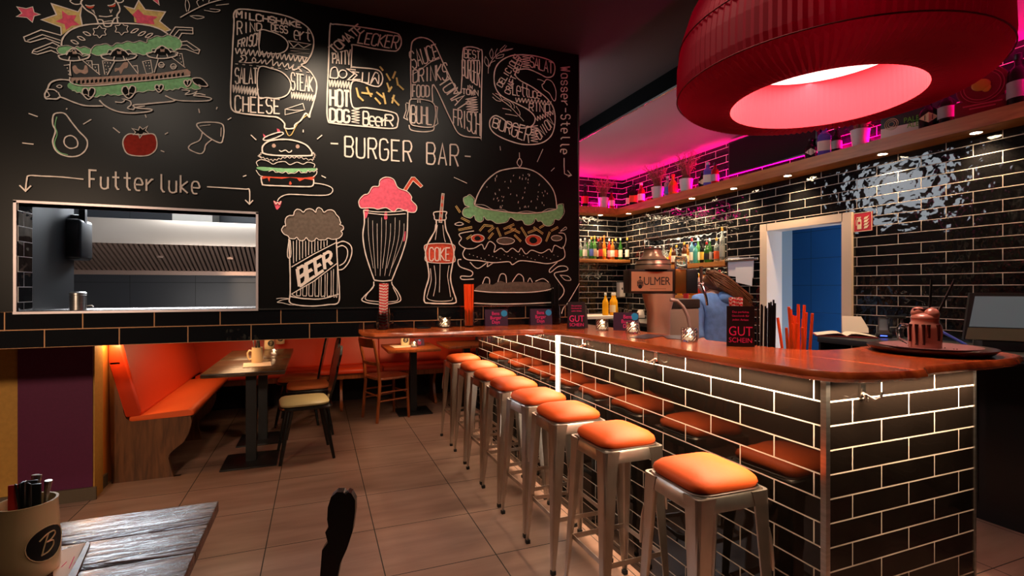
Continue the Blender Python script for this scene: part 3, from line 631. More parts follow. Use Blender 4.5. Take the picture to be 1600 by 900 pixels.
# niche edge
ne=MB()
for lo,hi in (((xr-.006,NY0-.012,NZ0),(xr+.01,NY0,NZ1)),((xr-.006,NY1,NZ0),(xr+.01,NY1+.012,NZ1)),((xr-.006,NY0-.012,NZ1),(xr+.01,NY1+.012,NZ1+.012))): ne.box(lo,hi)
struct(ne.build('trim_5',TRIM))
# doorway with white frame and blue lit room behind
df=MB()
for lo,hi in (((3.975,DY1-.006,0),(4.17,DY1+.075,DZ+.06)),((3.975,DY0-.075,0),(4.17,DY0+.006,DZ+.06)),((3.975,DY0,DZ-.006),(4.17,DY1,DZ+.06))): df.box(lo,hi)
struct(df.build('door_1',WFR,origin=(4.05,(DY0+DY1)/2,0)))
sbox('wall_passage_rear',(5.3,1.0,0),(5.4,6.2,2.93),BT)
sbox('wall_passage_side',(4.17,6.1,0),(5.3,6.2,2.93),LBL)
sbox('wall_passage_near',(4.17,1.0,0),(5.3,1.1,2.93),LBL)
sbox('ceiling_passage',(4.17,1.0,2.5),(5.3,6.1,2.55),LBL)
# pass panel right behind the frame (the pale reveal seen on the left of the opening)
sbox('wall_passage_reveal',(4.171,DY1-.004,0),(4.31,DY1+.03,2.5),mat('reveal_paint',rgb(128,136,138),.6))

# ================= upper shelf with downlights =================
ZB,ZT=2.41,2.50
sh=MB(); sh.prism([(1.95,YK,ZB),(1.95,YK-.2,ZB),(xr-.2,YK-.2,ZB),(xr-.2,-1.0,ZB),(xr,-1.0,ZB),(xr,YK,ZB)],(0,0,ZT-ZB))
ush=sh.build('upper_shelf',OAKS,origin=(xr,YK,ZB)); tag(ush,'long thick oak shelf running round the top of the black tiled walls','shelf')
SPT=mat('downlight_glow',(1,.8,.55),.5,emit=60,ecol=(1,.74,.45))
def spotlight(name,loc,tgt,power,col,ang=70,blend=.6,size=.03):
    l=bpy.data.lights.new(name,'SPOT'); l.energy=power; l.color=col; l.spot_size=math.radians(ang); l.spot_blend=blend; l.shadow_soft_size=size
    o=bpy.data.objects.new(name,l); o.location=loc; d=Vector(tgt)-Vector(loc); o.rotation_euler=d.to_track_quat('-Z','Y').to_euler(); COL.objects.link(o); return o
def area(name,loc,tgt,power,col,sx,sy,roll=None,spread=None):
    l=bpy.data.lights.new(name,'AREA'); l.shape='RECTANGLE'; l.energy=power; l.color=col; l.size=sx; l.size_y=sy
    if spread: l.spread=math.radians(spread)
    o=bpy.data.objects.new(name,l); o.location=loc; d=(Vector(tgt)-Vector(loc)).normalized()
    # local X of the light along `roll`
    z=-d; x=Vector(roll or (1,0,0)); x=(x-z*x.dot(z)).normalized(); y=z.cross(x)
    o.rotation_euler=Matrix((x,y,z)).transposed().to_euler(); COL.objects.link(o); return o
WARM=(1,.68,.38)
dl=None; pos=[(3.85,5.6),(3.85,5.0),(3.85,4.4),(3.85,3.81),(3.85,3.2),(3.88,2.43),(3.9,1.88),(3.9,1.28),(3.57,5.85)]
nm=['in the corner','second from the corner','third from the corner','above the niche end','above the white doorway','right of the doorway','nearest right edge of the photo','out by the till','over the left bottle shelf']
for (x,y),n in zip(pos,nm):
    lab='small round warm downlight under the upper shelf, '+n
    if dl is None:
        dl=thing('downlight',lab,'light',(x,y,ZB-.006),0,'downlights under the upper shelf')
        MB().lathe([(.030,.0),(.036,.0),(.036,.006),(.030,.006),(.030,0)],n=16,cap=False).build('ring',TRIM,dl,local=True)
        MB().lathe([(.03,.003),(.0001,.0015)],n=16,cap=False).build('lens',SPT,dl,local=True); q=dl
    else: q=dup(dl,(x,y,ZB-.006),0,lab)
    spotlight('downlight_beam',(x,y,ZB-.02),(x+.12 if x>3.7 else x,y+(0 if x>3.7 else .12),1.0),26,WARM,120,.8,.02)
# pink light strips lying on top of the shelf
PKE=mat('pink_led',(1,.05,.35),.5,emit=9,ecol=(1,.03,.30))
ps=MB().box((xr-.035,-.9,ZT),(xr-.02,YK-.04,ZT+.012)).box((2.0,YK-.035,ZT),(xr-.04,YK-.02,ZT+.012)).build('light_strip',PKE)
tag(ps,'pink light strip lying along the back of the upper shelf','light strip')
PINK=(1,.0,.22)
area('pink_wash',(xr-.06,4.35,ZT+.03),(xr-.35,4.35,3.3),45,PINK,3.2,.03,(0,1,0))
area('pink_wash',(xr-.06,1.5,ZT+.03),(xr-.35,1.5,3.3),45,PINK,2.6,.03,(0,1,0))
area('pink_wash',(3.0,YK-.06,ZT+.03),(3.0,YK-.35,3.3),25,PINK,1.8,.03,(1,0,0))
# television on the right wall above the shelf
tv=thing('television','black flat television mounted on the right wall above the oak shelf','television',(3.93,3.4,2.55))
MB().box((3.90,2.96,2.56),(3.935,3.93,2.90),bev=.006).build('screen_housing',DKP,tv)
MB().box((3.898,2.975,2.575),(3.9,3.915,2.885)).build('screen',mat('black_screen',(.004,.004,.005),.12),tv)
MB().box((3.935,3.3,2.66),(3.999,3.6,2.8)).build('wall_bracket',BLM,tv)

# ================= bar =================
XB,YB,XE=1.498,1.109,2.289
bar=thing('bar_counter','long bar counter clad in glossy black bricks with pale grout','bar counter',(XB,YB,0))
ZC=1.135
MB().box((XB,YB+.001,0),(XB+.16,4.74,ZC)).build('front_tiling',TF,bar)
MB().box((XB+.001,YB,0),(XE,YB+.12,ZC)).build('end_tiling',TS,bar)
MB().box((XE-.1,YB+.121,0),(XE,YB+.5,ZC)).build('inner_end',BLM,bar)
MB().box((XB-.007,YB-.007,0),(XB+.012,YB+.012,ZC)).build('corner_profile',STEEL,bar)
MB().box((XE-.004,YB-.004,0),(XE+.006,YB+.01,ZC)).build('end_profile',STEEL,bar)
LED=mat('led_white_strip',(1,.86,.7),.5,emit=30,ecol=(1,.80,.58))
VLED=mat('led_vertical_strip',(1,.9,.8),.5,emit=7,ecol=(1,.84,.66))
MB().box((XB-.012,2.975,.2),(XB-.001,2.999,ZC)).build('light_strip',VLED,bar)
MB().box((1.468,YB+.03,ZC-.008),(1.480,4.7,ZC-.001)).build('light_strip',LED,bar)
MB().box((XB+.04,YB-.032,ZC-.008),(XE-.02,YB-.020,ZC-.001)).build('light_strip',LED,bar)
LW=(1,.72,.46)
area('bar_led',(1.462,2.9,ZC-.012),(1.494,2.9,.98),44,LW,3.5,.02,(0,1,0),130)
area('bar_led',(1.87,YB-.036,ZC-.012),(1.87,YB-.004,.98),13,LW,.85,.02,(1,0,0),110)
# coat hooks under the slab
HK=mat('hook_steel',(.8,.75,.7),.15,metal=1)
def hook(name,lab,p,nrm,par=None):
    t=thing(name,lab,'hook',p,math.atan2(nrm[0],-nrm[1]),'coat hooks on the bar')
    MB().box((-.012,-.006,-.012),(.012,0,.03)).build('plate',HK,t,local=True)
    for s in(-1,1):
        MB().tube([(0,-.006,.0),(s*.018,-.03,-.018),(s*.034,-.038,-.012),(s*.04,-.04,.008)],[.0045,.0045,.004,.005],8).build('prong',HK,t,local=True)
    return t
for py,n in ((1.95,'near the front stools'),(2.62,'in the middle'),(3.25,'beyond the light strip'),(3.6,'furthest back')):
    hook('coat_hook','double steel coat hook high on the stool side of the bar, '+n,(XB-.0005,py,1.085),(-1,0))
hook('coat_hook','double steel coat hook on the short end of the bar',(1.665,YB-.0005,1.075),(0,-1))
# worktop : live edge slab
out=[(.235,YW-.008),(.25,2.93),(.30,2.86),(.5,2.83),(.85,2.79),(1.1,2.775),(1.28,2.755),(1.345,2.66),(1.36,2.4),(1.378,2.1),(1.383,1.8),(1.381,1.5),(1.388,1.27),(1.405,1.12),(1.44,1.035),(1.51,.998),(1.6,.978),(1.69,.967),(1.735,.968),(1.765,.985),(1.80,1.0),(1.9,1.004),(2.05,1.006),(2.2,1.002),(2.33,1.01),(2.44,1.045),(2.49,1.11),(2.47,1.25),(2.42,1.38),(2.32,1.47),(2.15,1.43),(2.0,1.405),(1.88,1.42),(1.80,1.5),(1.765,1.7),(1.74,2.0),(1.745,2.4),(1.736,YW-.008)]
sl=MB(); n=len(out); ZS=1.17
lay=[(ZS,0,),(ZS-.006,-.006),(ZS-.02,-.012),(ZC+.004,.004),(ZC,.018)]
cx=1.55
def inset(P,k):
    res=[]; m=len(P)
    for i in range(m):
        a,b=P[i-1],P[(i+1)%m]; dx,dy=b[0]-a[0],b[1]-a[1]; l=math.hypot(dx,dy); res.append((P[i][0]-dy/l*k,min(YW-.008,P[i][1]+dx/l*k)))
    return res
rings=[inset(out,k) for z,k in lay]
vs=[];fs=[]
for (z,k),rg in zip(lay,rings): vs+=[(x,y,z) for x,y in rg]
for i in range(len(lay)-1):
    for j in range(n): fs.append((i*n+j,i*n+(j+1)%n,(i+1)*n+(j+1)%n,(i+1)*n+j))
fs.append(tuple(range(n))); fs.append(tuple(range((len(lay)-1)*n,len(lay)*n))[::-1])
sl.add(vs,fs,True)
slab=sl.build('bar_worktop',SLAB,origin=(1.5,1.2,ZC)); tag(slab,'thick red-brown live edge wooden slab on top of the bar','worktop')
KNT=mat('knot_stain',rgb(52,20,10),.3)
# inner lower worktop behind the bar
iw=thing('under_counter','lower steel worktop behind the bar carrying the beer tower','counter',(2.0,2.9,0))
MB().box((1.72,1.72,.90),(2.25,4.6,.93)).build('worktop',STEEL,iw); MB().box((1.78,1.76,.0),(2.2,4.56,.90)).build('cabinet',BLM,iw)
# rear counters
MB_=MB
rc=thing('back_counter','dark back counter along the right tiled wall under the till','counter',(3.75,1.6,0))
MB().box((3.45,.2,1.02),(xr-.002,2.62,1.06),bev=.004).build('worktop',mat('dark_worktop',rgb(48,50,52),.35),rc); MB().box((3.80,.25,0),(xr-.002,2.6,1.02)).build('cabinet',BLM,rc)
MB().box((3.46,2.60,0.0),(3.79,2.615,1.02)).build('side_panel',BLM,rc)
for k in range(3): MB().box((3.795,.3+k*.76,.1),(3.80,1.02+k*.76,.98)).build('door',mat('door_black',(.01,.01,.01),.3),rc)
fc=thing('back_counter','white topped back counter along the rear tiled wall left of the beer tower','counter',(3.0,5.7,0))
MB().box((1.95,5.45,1.03),(xr-.003,YK-.003,1.065)).build('worktop',WHT,fc); MB().box((1.95,5.5,0),(xr-.003,YK-.003,1.03)).build('cabinet',BLM,fc)
nc=thing('back_counter','back counter under the bottle niche','counter',(3.75,4.6,0))
MB().box((3.45,3.70,.98),(xr-.002,5.44,1.02)).build('worktop',STEEL,nc); MB().box((3.5,3.72,0),(xr-.002,5.4,.98)).build('cabinet',BLM,nc)
# bottle shelves
s1=MB().box((1.95,YK-.2,1.765),(3.995,YK-.001,1.805),bev=.004).build('bottle_shelf',OAKX); tag(s1,'short oak shelf with bottles on the rear wall left of the corner','shelf')
s2=MB().box((xr-.03,NY0+.001,1.655),(xr+.158,NY1-.001,1.70)).build('bottle_shelf',OAKS); tag(s2,'upper oak shelf with bottles inside the wall niche','shelf')
s3=MB().box((xr-.03,NY0+.001,1.30),(xr+.158,NY1-.001,1.335)).build('bottle_shelf',OAKS); tag(s3,'lower oak shelf with bottles inside the wall niche','shelf')
# lamp over the bar
LC=Vector((1.97,1.475,0))
FAB=bpy.data.materials.new('red_pleated_fabric'); FAB.use_nodes=True
nt=FAB.node_tree; b=nt.nodes['Principled BSDF']; tr=nt.nodes.new('ShaderNodeBsdfTranslucent'); mxs=nt.nodes.new('ShaderNodeMixShader')
b.inputs['Base Color'].default_value=(*rgb(122,4,36),1); b.inputs['Roughness'].default_value=.75; tr.inputs['Color'].default_value=(*rgb(190,2,42),1); mxs.inputs[0].default_value=.45
b.inputs['Emission Color'].default_value=(1,.01,.09,1); b.inputs['Emission Strength'].default_value=.01
nt.links.new(b.outputs[0],mxs.inputs[1]); nt.links.new(tr.outputs[0],mxs.inputs[2]); nt.links.new(mxs.outputs[0],nt.nodes['Material Output'].inputs['Surface'])
INN=mat('pink_lamp_lining',rgb(205,34,50),.8,emit=.22,ecol=(1,.075,.11))
DIF=mat('lamp_diffuser',(1,.95,.9),.6,emit=1.6,ecol=(1,.93,.86))
lamp=thing('pendant_lamp','huge round red pleated fabric lamp hanging over the end of the bar','lamp',(LC.x,LC.y,2.2))
def pleat(prof,nn=120,amp=.0035):
    vs=[];fs=[];m=nn*2
    for r,z in prof:
        for k in range(m):
            a=2*PI*k/m; q=r+(amp if k%2 else -amp)*(1 if r>.36 else .3); zz=z+((amp*2 if k%2 else -amp*2) if .36<r<.565 and z<2.26 else 0); vs.append((LC.x+q*math.cos(a),LC.y+q*math.sin(a),zz))
    for i in range(len(prof)-1):
        for k in range(m): fs.append((i*m+k,i*m+(k+1)%m,(i+1)*m+(k+1)%m,(i+1)*m+k))
    b_=MB(); b_.add(vs,fs,False); return b_
prof=[(.352,2.20),(.42,2.203),(.49,2.213),(.535,2.228),(.56,2.245),(.570,2.265),(.575,2.30),(.572,2.40),(.556,2.50),(.52,2.61),(.47,2.70),(.40,2.79),(.30,2.86)]
pleat(prof).build('lamp_shade',FAB,lamp,fixn=False)
pleat([(.352,2.20),(.350,2.28),(.345,2.41)],90,.002).build('inner_shade',INN,lamp,fixn=False)
MB().lathe([(.344,0),(.0001,0.002)],(LC.x,LC.y,2.41),48,cap=False).build('diffuser',DIF,lamp)
sr=MB()
for r,z in((.562,2.475),(.572,2.262)): sr.tube([(LC.x+(r+.004)*math.cos(a*PI/40),LC.y+(r+.004)*math.sin(a*PI/40),z) for a in range(80)],.003,5,closed=True)
sr.build('seam',mat('dark_red_seam',rgb(110,8,24),.8),lamp)
MB().tube([(LC.x,LC.y,2.86),(LC.x,LC.y,3.083)],.01).build('rod',BLM,lamp); MB().lathe([(.3,0),(.06,.02),(.0001,.021)],(LC.x,LC.y,2.86),32,cap=False).build('top_cap',FAB,lamp)
def point(name,loc,p,col,size=.1):
    l=bpy.data.lights.new(name,'POINT'); l.energy=p; l.color=col; l.shadow_soft_size=size; o=bpy.data.objects.new(name,l); o.location=loc; COL.objects.link(o); return o
for k in range(4):
    a=PI/4+k*PI/2; point('lamp_bulb',(LC.x+.46*math.cos(a),LC.y+.46*math.sin(a),2.42),.45,(1,.6,.6),.05)
area('lamp_downlight',(LC.x,LC.y,2.405),(LC.x,LC.y,0),17,(1,.74,.6),.5,.5)

# ================= kitchen =================
hd=thing('extractor_hood','stainless steel extractor hood with slanted baffle filters seen through the hatch','extractor hood',(-.8,6.0,1.6))
HSS=mat('hood_steel',rgb(215,200,185),.35,metal=.6,spec=.6); HSD=mat('baffle_steel',rgb(190,160,145),.35,metal=.5)
HSG=mat('hood_gap',(.01,.008,.008),.5)
MB().prism([(-2.3,5.60,2.05),(-2.3,5.60,1.85),(-2.3,6.2,1.60),(-2.3,6.41,1.60),(-2.3,6.41,2.05)],(2.55,0,0)).build('canopy',HSG,hd)
MB().box((-2.3,5.575,1.83),(.25,5.599,2.06),bev=.004).build('fascia',HSS,hd)
MB().box((-2.3,6.12,1.555),(.25,6.22,1.60)).build('gutter',HSD,hd); 
bf=None
xa=-2.26; 
for k in range(55):
    x=xa+k*.040
    m_=MB(); m_.prism([(x,5.605,1.842),(x+.024,5.605,1.842),(x+.024,6.12,1.615),(x,6.12,1.615)],(0,-.012,-.018))
    m_.build('baffle',HSD,hd)
MB().prism([(-.04,5.605,1.845),(.25,5.605,1.845),(.25,6.13,1.61),(-.04,6.13,1.61)],(0,-.01,-.015)).build('end_panel',HSD,hd)
for x in(-1.45,-.85,-.3): MB().box((x,5.80,1.715),(x+.05,5.83,1.735)).build('handle',HSD,hd)
dct=MB().box((-1.35,5.9,2.05),(-1.0,6.3,2.899)).build('ventilation_duct',mat('white_metal',rgb(230,222,210),.5)); tag(dct,'white box duct rising from the extractor hood','duct')
area('kitchen_tube',(-.9,4.6,2.75),(-.8,5.8,1.9),13,(.93,.96,1),1.6,.25,(1,0,0))
area('kitchen_sheen',(-1.4,5.0,2.32),(-.55,1.6,.77),80,(.86,.92,1),1.35,.40,(1,0,0))
area('baffle_fill',(-.85,4.35,1.19),(-.9,5.95,1.75),14,(1,.93,.88),1.8,.12,(1,0,0))  # unseen fill light added below the sill to brighten the hood baffles
KT=mat('kitchen_lamp',(1,1,1),.5,emit=8,ecol=(.9,.95,1))
k1=MB().box((-1.7,4.45,2.80),(-.1,4.75,2.899)).build('kitchen_lamp',KT); tag(k1,'long white kitchen ceiling lamp behind the chalkboard wall','lamp')
bx=thing('receipt_printer','black box printer hanging on the left inside the food hatch with a loose cable','printer',(-1.22,3.75,1.58))
c=atd(100,374,2.95)
MB().box((c.x-.13,c.y-.06,c.z-.12),(c.x+.10,c.y+.12,c.z+.12),bev=.02,seg=3).build('housing',mat('printer_black',rgb(34,38,44),.4),bx)
MB().box((c.x-.12,c.y+.0,c.z+.115),(c.x+.08,c.y+.1,c.z+.15),bev=.01).build('top_tray',DKP,bx)
MB().box((c.x+.07,c.y+.0,c.z+.1),(c.x+.1,c.y+.03,2.9)).build('hanger',BLM,bx)
MB().tube(smooth3([(c.x-.10,c.y-.062,c.z-.11),(c.x-.08,c.y-.06,c.z-.17),(c.x-.02,c.y-.06,c.z-.18),(c.x+.03,c.y-.05,c.z-.12)]) if False else [(c.x-.10,c.y-.062,c.z-.10),(c.x-.09,c.y-.06,c.z-.16),(c.x-.04,c.y-.06,c.z-.185),(c.x+.01,c.y-.06,c.z-.165),(c.x+.03,c.y-.05,c.z-.11)],.004,6).build('cable',DKP,bx)
cn=thing('steel_canister','small brushed steel canister standing on the hatch sill','canister',(0,0,0)); p=ony(122,487,YW+.2); cn.location=(p.x,YW+.2,HZ0-.001)
MB().lathe([(.036,0),(.036,.078),(.038,.08),(.038,.09),(.03,.097),(.0001,.098)],n=24).build('body',STEEL,cn,local=True)
MB().tube([(.036,0,.02),(.06,0,.022),(.066,0,.015)],.004,6).build('handle',STEEL,cn,local=True)
# ================= stools =================
def stool():
    t=thing('bar_stool','','bar stool',(0,0,0),0,'orange topped steel bar stools along the bar')
    zf=.735; a=.135; f=.172
    # frame: rounded square pan
    MB().lathe([(a+.006,.0),(a+.014,-.0),(a+.013,.044),(a+.006,.053),(a-.02,.054)],(0,0,zf-.054),40,sq=7,cap=False).build('seat_frame',GUN,t,local=True)
    for sx in(-1,1):
        for sy in(-1,1):
            m=MB()
            # tapered folded-sheet leg with an outer rounded corner
            def sec(z,cx,cy,w):
                P=[(-w,0),(-w*.35,w*.18),(0,w*.05)]
                q=[(-w,-.0),(-w*.30,0.0),(0,w*-.0)]
                pts=[(-w,0),(-.2*w,0),(-.06*w,-.06*w),(0,-.2*w),(0,-w),(-.12*w,-w),(-.12*w,-.26*w),(-.26*w,-.12*w),(-w,-.12*w)]
                return [(sx*(cx+x_),sy*(cy+y_),z) for x_,y_ in pts]
            S=[(zf-.004,a+.015,a+.015,.075),(zf-.05,a+.016,a+.016,.064),(.60,a+.018,a+.018,.058),(.40,a+.024,a+.024,.047),(.15,f-.004,f-.004,.030),(.06,f,f,.022),(.012,f,f,.016)]
            vs=[];fs=[]
            for z,cx_,cy_,w in S: vs+=sec(z,cx_,cy_,w)
            k=9
            for i in range(len(S)-1):
                for j in range(k): fs.append((i*k+j,i*k+(j+1)%k,(i+1)*k+(j+1)%k,(i+1)*k+j))
            fs+= [tuple(range(k)),tuple(range((len(S)-1)*k,len(S)*k))]
            m.add(vs,fs,False); lg=m.build('leg',GUN,t,local=True)
            cxx,cyy=sx*(f-.008),sy*(f-.008)
            MB().box((cxx-.012,cyy-.012,0),(cxx+.012,cyy+.012,.022),bev=.003).build('rubber_foot',RUB,lg,local=True)
            # pressed groove on the corner
            n1=Vector((sx,sy,0)).normalized()
            p=Vector((sx*(a+.013),sy*(a+.013),0))
            MB().tube([(p.x,p.y,.60),(p.x+sx*.004,p.y+sy*.004,.56),(p.x+sx*.009,p.y+sy*.009,.48),(p.x+sx*.01,p.y+sy*.01,.455)],[.004,.007,.007,.004],6).build('pressed_groove',GUN,lg,local=True)
    zr=.255; e=f-.030
    for q0,q1 in (((-e,-e),(e,-e)),((e,-e),(e,e)),((e,e),(-e,e)),((-e,e),(-e,-e))):
        d=Vector((q1[0]-q0[0],q1[1]-q0[1],0)).normalized(); nn=Vector((-d.y,d.x,0))
        MB().box((min(q0[0],q1[0])-.002,min(q0[1],q1[1])-.002,zr-.011),(max(q0[0],q1[0])+.002,max(q0[1],q1[1])+.002,zr+.011)).build('foot_rail',GUN,t,local=True)
    cr=MB()
    for s_ in(-1,1):
        P=[Vector((-a*.9*s_,-a*.9,zf-.06)),Vector((a*.9*s_,a*.9,zf-.06))]; 
    # cushion
    c=MB(); n=56; prof=[(a-.010,0),(a+.003,.006),(a+.007,.018),(a+.003,.032),(a-.012,.046),(a-.035,.056),(a-.07,.062),(.03,.0655),(.0001,.066)]
    c.lathe(prof,(0,0,zf),n,sq=5.5,cap=False); c.build('cushion',ORG,t,local=True)
    MB().lathe([(a+.004,-.002),(a+.009,0),(a+.009,.003),(a+.004,.005)],(0,0,zf),n,sq=6,cap=False).build('rim',STEEL,t,local=True)
    return t
SP=[(1.285,4.55,'furthest stool at the far end of the row'),(1.28,4.05,'second stool from the far end'),(1.27,3.61,'third stool from the far end'),(1.265,3.21,'fourth stool from the far end'),(1.262,2.79,'fourth stool from the near end'),(1.255,2.39,'third stool from the near end'),(1.262,1.94,'second nearest stool'),(1.298,1.425,'nearest stool in the row')]
st=stool()
for i,(x,y,n) in enumerate(SP):
    lab='steel bar stool with orange leather seat, '+n
    if i==0: st.location=(x,y,0); st.rotation_euler=(0,0,.03); st['label']=lab
    else: dup(st,(x,y,0),[.03,-.02,.02,0,.04,-.01,.01,-.03][i],lab)
# ================= benches =================
def px_poly(poly,x0,y0,k,Y): return [ony(x0+p[0]*k,y0+p[1]*k,Y) for p in poly]
def rounded(poly,r=.03,n=4):
    out=[];m=len(poly)
    for i in range(m):
        a,b,c=Vector(poly[i-1]),Vector(poly[i]),Vector(poly[(i+1)%m]); d1=(a-b); d2=(c-b); k=min(r,d1.length*.45,d2.length*.45)
        p,q=b+d1.normalized()*k,b+d2.normalized()*k
        for j in range(n+1):
            t=j/n; out.append(tuple(p*(1-t)**2+b*2*t*(1-t)+q*t*t))
    return out
def extr(poly2,axis,a0,a1,cap_in=.02):
    # extrude 2D profile (h,z) along axis ('x' or 'y') with softened ends
    m=MB(); cxm=sum(p[0] for p in poly2)/len(poly2); czm=sum(p[1] for p in poly2)/len(poly2)
    L=[(a0,1-cap_in*6),(a0+cap_in*.3,1-cap_in*2),(a0+cap_in,1),(a1-cap_in,1),(a1-cap_in*.3,1-cap_in*2),(a1,1-cap_in*6)]
    vs=[];fs=[];n=len(poly2)
    dmin=.02
    for a,s in L:
        for h,z in poly2:
            ins=(1-s)*.1
            dx,dz=h-cxm,z-czm; l=math.hypot(dx,dz); h2,z2=h-dx/l*ins*min(1,l/.05),z-dz/l*ins*min(1,l/.05)
            vs.append((h2,a,z2) if axis=='y' else (a,h2,z2))
    for i in range(len(L)-1):
        for j in range(n): fs.append((i*n+j,i*n+(j+1)%n,(i+1)*n+(j+1)%n,(i+1)*n+j))
    fs+=[tuple(range(n)),tuple(range((len(L)-1)*n,len(L)*n))]
    return m.add(vs,fs,True)
lb=thing('corner_bench','orange leather corner bench with shaped dark oak end panel along the left wall','bench',(-1.1,5.2,0))
pan=[(82,40),(105,45),(130,130),(160,260),(178,350),(192,385),(215,398),(245,400),(430,377),(605,368),(611,400),(603,440),(590,480),(560,535),(490,590),(468,615),(462,640),(475,690),(495,720),(510,745),(540,760),(535,785),(120,830),(100,750)]
pp=px_poly(pan,150,560,.2445,4.43); 
for q in pp[-3:-1]: pass
zmin=min(q.z for q in pp); pp=[Vector((q.x,q.y,max(0,q.z) if q.z>.06 else 0)) for q in pp]
MB().prism(pp,(0,.035,0)).build('end_panel',DWOOD,lb)
MB().box((-1.40,4.425,.86),(-1.33,4.475,.885),bev=.006).build('corner_cap',TRIM,lb)
p2=[Vector((q.x,5.42,q.z)) for q in pp]; MB().prism(p2[5:],(0,.035,0)).build('support',DWOOD,lb)
seat=rounded([(-1.285,.44),(-1.285,.475),(-.9,.50),(-.87,.485),(-.87,.45)],.02); extr(seat,'y',4.425,6.0).build('seat_cushion',ORG,lb)
MB().box((-1.28,4.47,.40),(-.91,6.0,.438)).build('seat_board',DWOOD,lb)
back=rounded([(-1.275,.47),(-1.30,.47),(-1.405,.88),(-1.405,1.10),(-1.37,1.12),(-1.335,1.10),(-1.20,.50),(-1.215,.47)],.03); extr(back,'y',4.425,6.40).build('backrest_cushion',REDL,lb)
rb=thing('rear_bench','long orange red leather bench along the back wall of the alcove','bench',(.4,6.3,0))
xm=onz(590,575,.48).x
seat=rounded([(6.02,.43),(6.02,.475),(6.05,.50),(6.5,.475),(6.5,.44)],.02)
back=rounded([(6.42,.47),(6.56,1.10),(6.62,1.12),(6.645,1.08),(6.60,.46)],.03)
xm=ony(592,560,6.45).x
for a,b in ((-1.40,xm-.003),(xm+.003,2.0)):
    extr(seat,'x',max(a,-1.18),b,.012).build('seat_cushion',REDL,rb); extr(back,'x',a,b,.012).build('backrest_cushion',REDL,rb)
MB().box((-1.2,6.06,.37),(2.0,6.5,.428)).build('seat_board',CWOOD,rb)
sp=rounded([(6.10,.37),(6.18,.25),(6.12,.10),(6.05,.03),(6.05,0),(6.42,0),(6.36,.1),(6.36,.37)],.04)
for x in (ony(678,600,6.1).x,.25,-.6): MB().prism([(x,h,z) for h,z in sp],(.03,0,0)).build('support',CWOOD,rb)
# ================= tables =================
def table(lab,x0,x1,y0,y1,bc,zt=.77,wood=TWOOD,plate=.2,grp=None,edge=True):
    t=thing('restaurant_table',lab,'table',(bc[0],bc[1],0),0,grp)
    MB().box((x0,y0,zt-.032),(x1,y1,zt),bev=.003).build('tabletop',wood,t)
    if edge: MB().box((x0-.001,y0-.002,zt-.008),(x1+.001,y0-.0005,zt-.001)).build('edge_strip',TRIM,t)
    MB().box((bc[0]-plate,bc[1]-plate,0),(bc[0]+plate,bc[1]+plate,.012),bev=.003).build('base_plate',BLM,t)
    MB().box((bc[0]-.038,bc[1]-.038,.012),(bc[0]+.038,bc[1]+.038,zt-.05)).build('column',BLM,t)
    MB().box((bc[0]-.15,bc[1]-.15,zt-.05),(bc[0]+.15,bc[1]+.15,zt-.032)).build('top_plate',BLM,t); return t
table('dark wooden table beside the left bench, nearest of the two pushed together',-.815,-.235,4.335,5.08,(-.50,4.60))
table('dark wooden table beside the left bench, further one against the first',-.815,-.235,5.084,5.86,(-.47,5.22))
table('small reddish table for two by the rear red bench',.69,1.25,5.30,5.93,(1.03,5.76),wood=CWOOD,plate=.19,edge=False)
ft=table('weathered dark plank table in the left foreground shining in cold light',-1.15,-.279,.80,1.745,(-.72,1.25),wood=woodmat('weathered_planks',rgb(50,32,28),rgb(98,66,56),.27,axis=0,scale=5,bump=.8),edge=False)
for ch in [c for c in ft.children if c.name.startswith('tabletop')]: bpy.data.objects.remove(ch)
tb=MB()
for a,b in ((1.587,1.745),(1.43,1.5845),(1.27,1.4275),(1.11,1.2675),(.95,1.1075),(.80,.9475)): tb.box((-1.15,a,.738),(-.279,b,.77),bev=.002)
tb.build('tabletop',MATS['weathered_planks'],ft)
table('reddish table mostly hidden behind the stools at the end of the rear bench',1.36,1.95,5.42,6.0,(1.66,5.74),wood=CWOOD,plate=.18,edge=False)
# ================= chairs =================
def brett(lab,loc,rz,seatm,grp=None):
    # solid seat, four splayed legs, carved board back (back on local +X side)
    t=thing('board_back_chair',lab,'chair',loc,rz,grp)
    MB().lathe([(.17,0),(.205,.0),(.21,.01),(.205,.022),(.17,.024)],(0,0,.425),28,sq=5).build('seat',BLW,t,local=True)
    MB().lathe([(.17,0),(.19,.006),(.192,.02),(.18,.034),(.14,.042),(.0001,.045)],(-.01,0,.449),28,sq=5,cap=False).build('seat_pad',seatm,t,local=True)
    for sx in(-1,1):
        for sy in(-1,1):
            MB().tube([(sx*.13,sy*.13,.425),(sx*.165,sy*.165,.22),(sx*.205,sy*.20,.0)],[.019,.017,.012],10).build('leg',BLW,t,local=True)
    P=[(-.05,.44),(-.06,.50),(-.10,.56),(-.135,.64),(-.14,.70),(-.12,.745),(-.15,.79),(-.155,.85),(-.12,.905),(-.06,.92),(0,.885),(.06,.92),(.12,.905),(.155,.85),(.15,.79),(.12,.745),(.14,.70),(.135,.64),(.10,.56),(.06,.50),(.05,.44)]
    Q=[(.175+(z-.44)*.20,y,z) for y,z in P]
    MB().prism(Q,(.02,0,.004)).build('backrest',BLW,t,local=True)
    return t
brett('black lacquered chair with beige seat pad at the left table',(-.09,4.60,0),.10,BEI,'black carved board back chairs')
brett('black lacquered chair with brown seat pad behind the beige padded one',(-.07,5.32,0),.05,BRN,'black carved board back chairs')
brett('black lacquered chair with reddish seat pushed under the far end of the left table',(-.17,5.76,0),-.1,BRN,'black carved board back chairs')
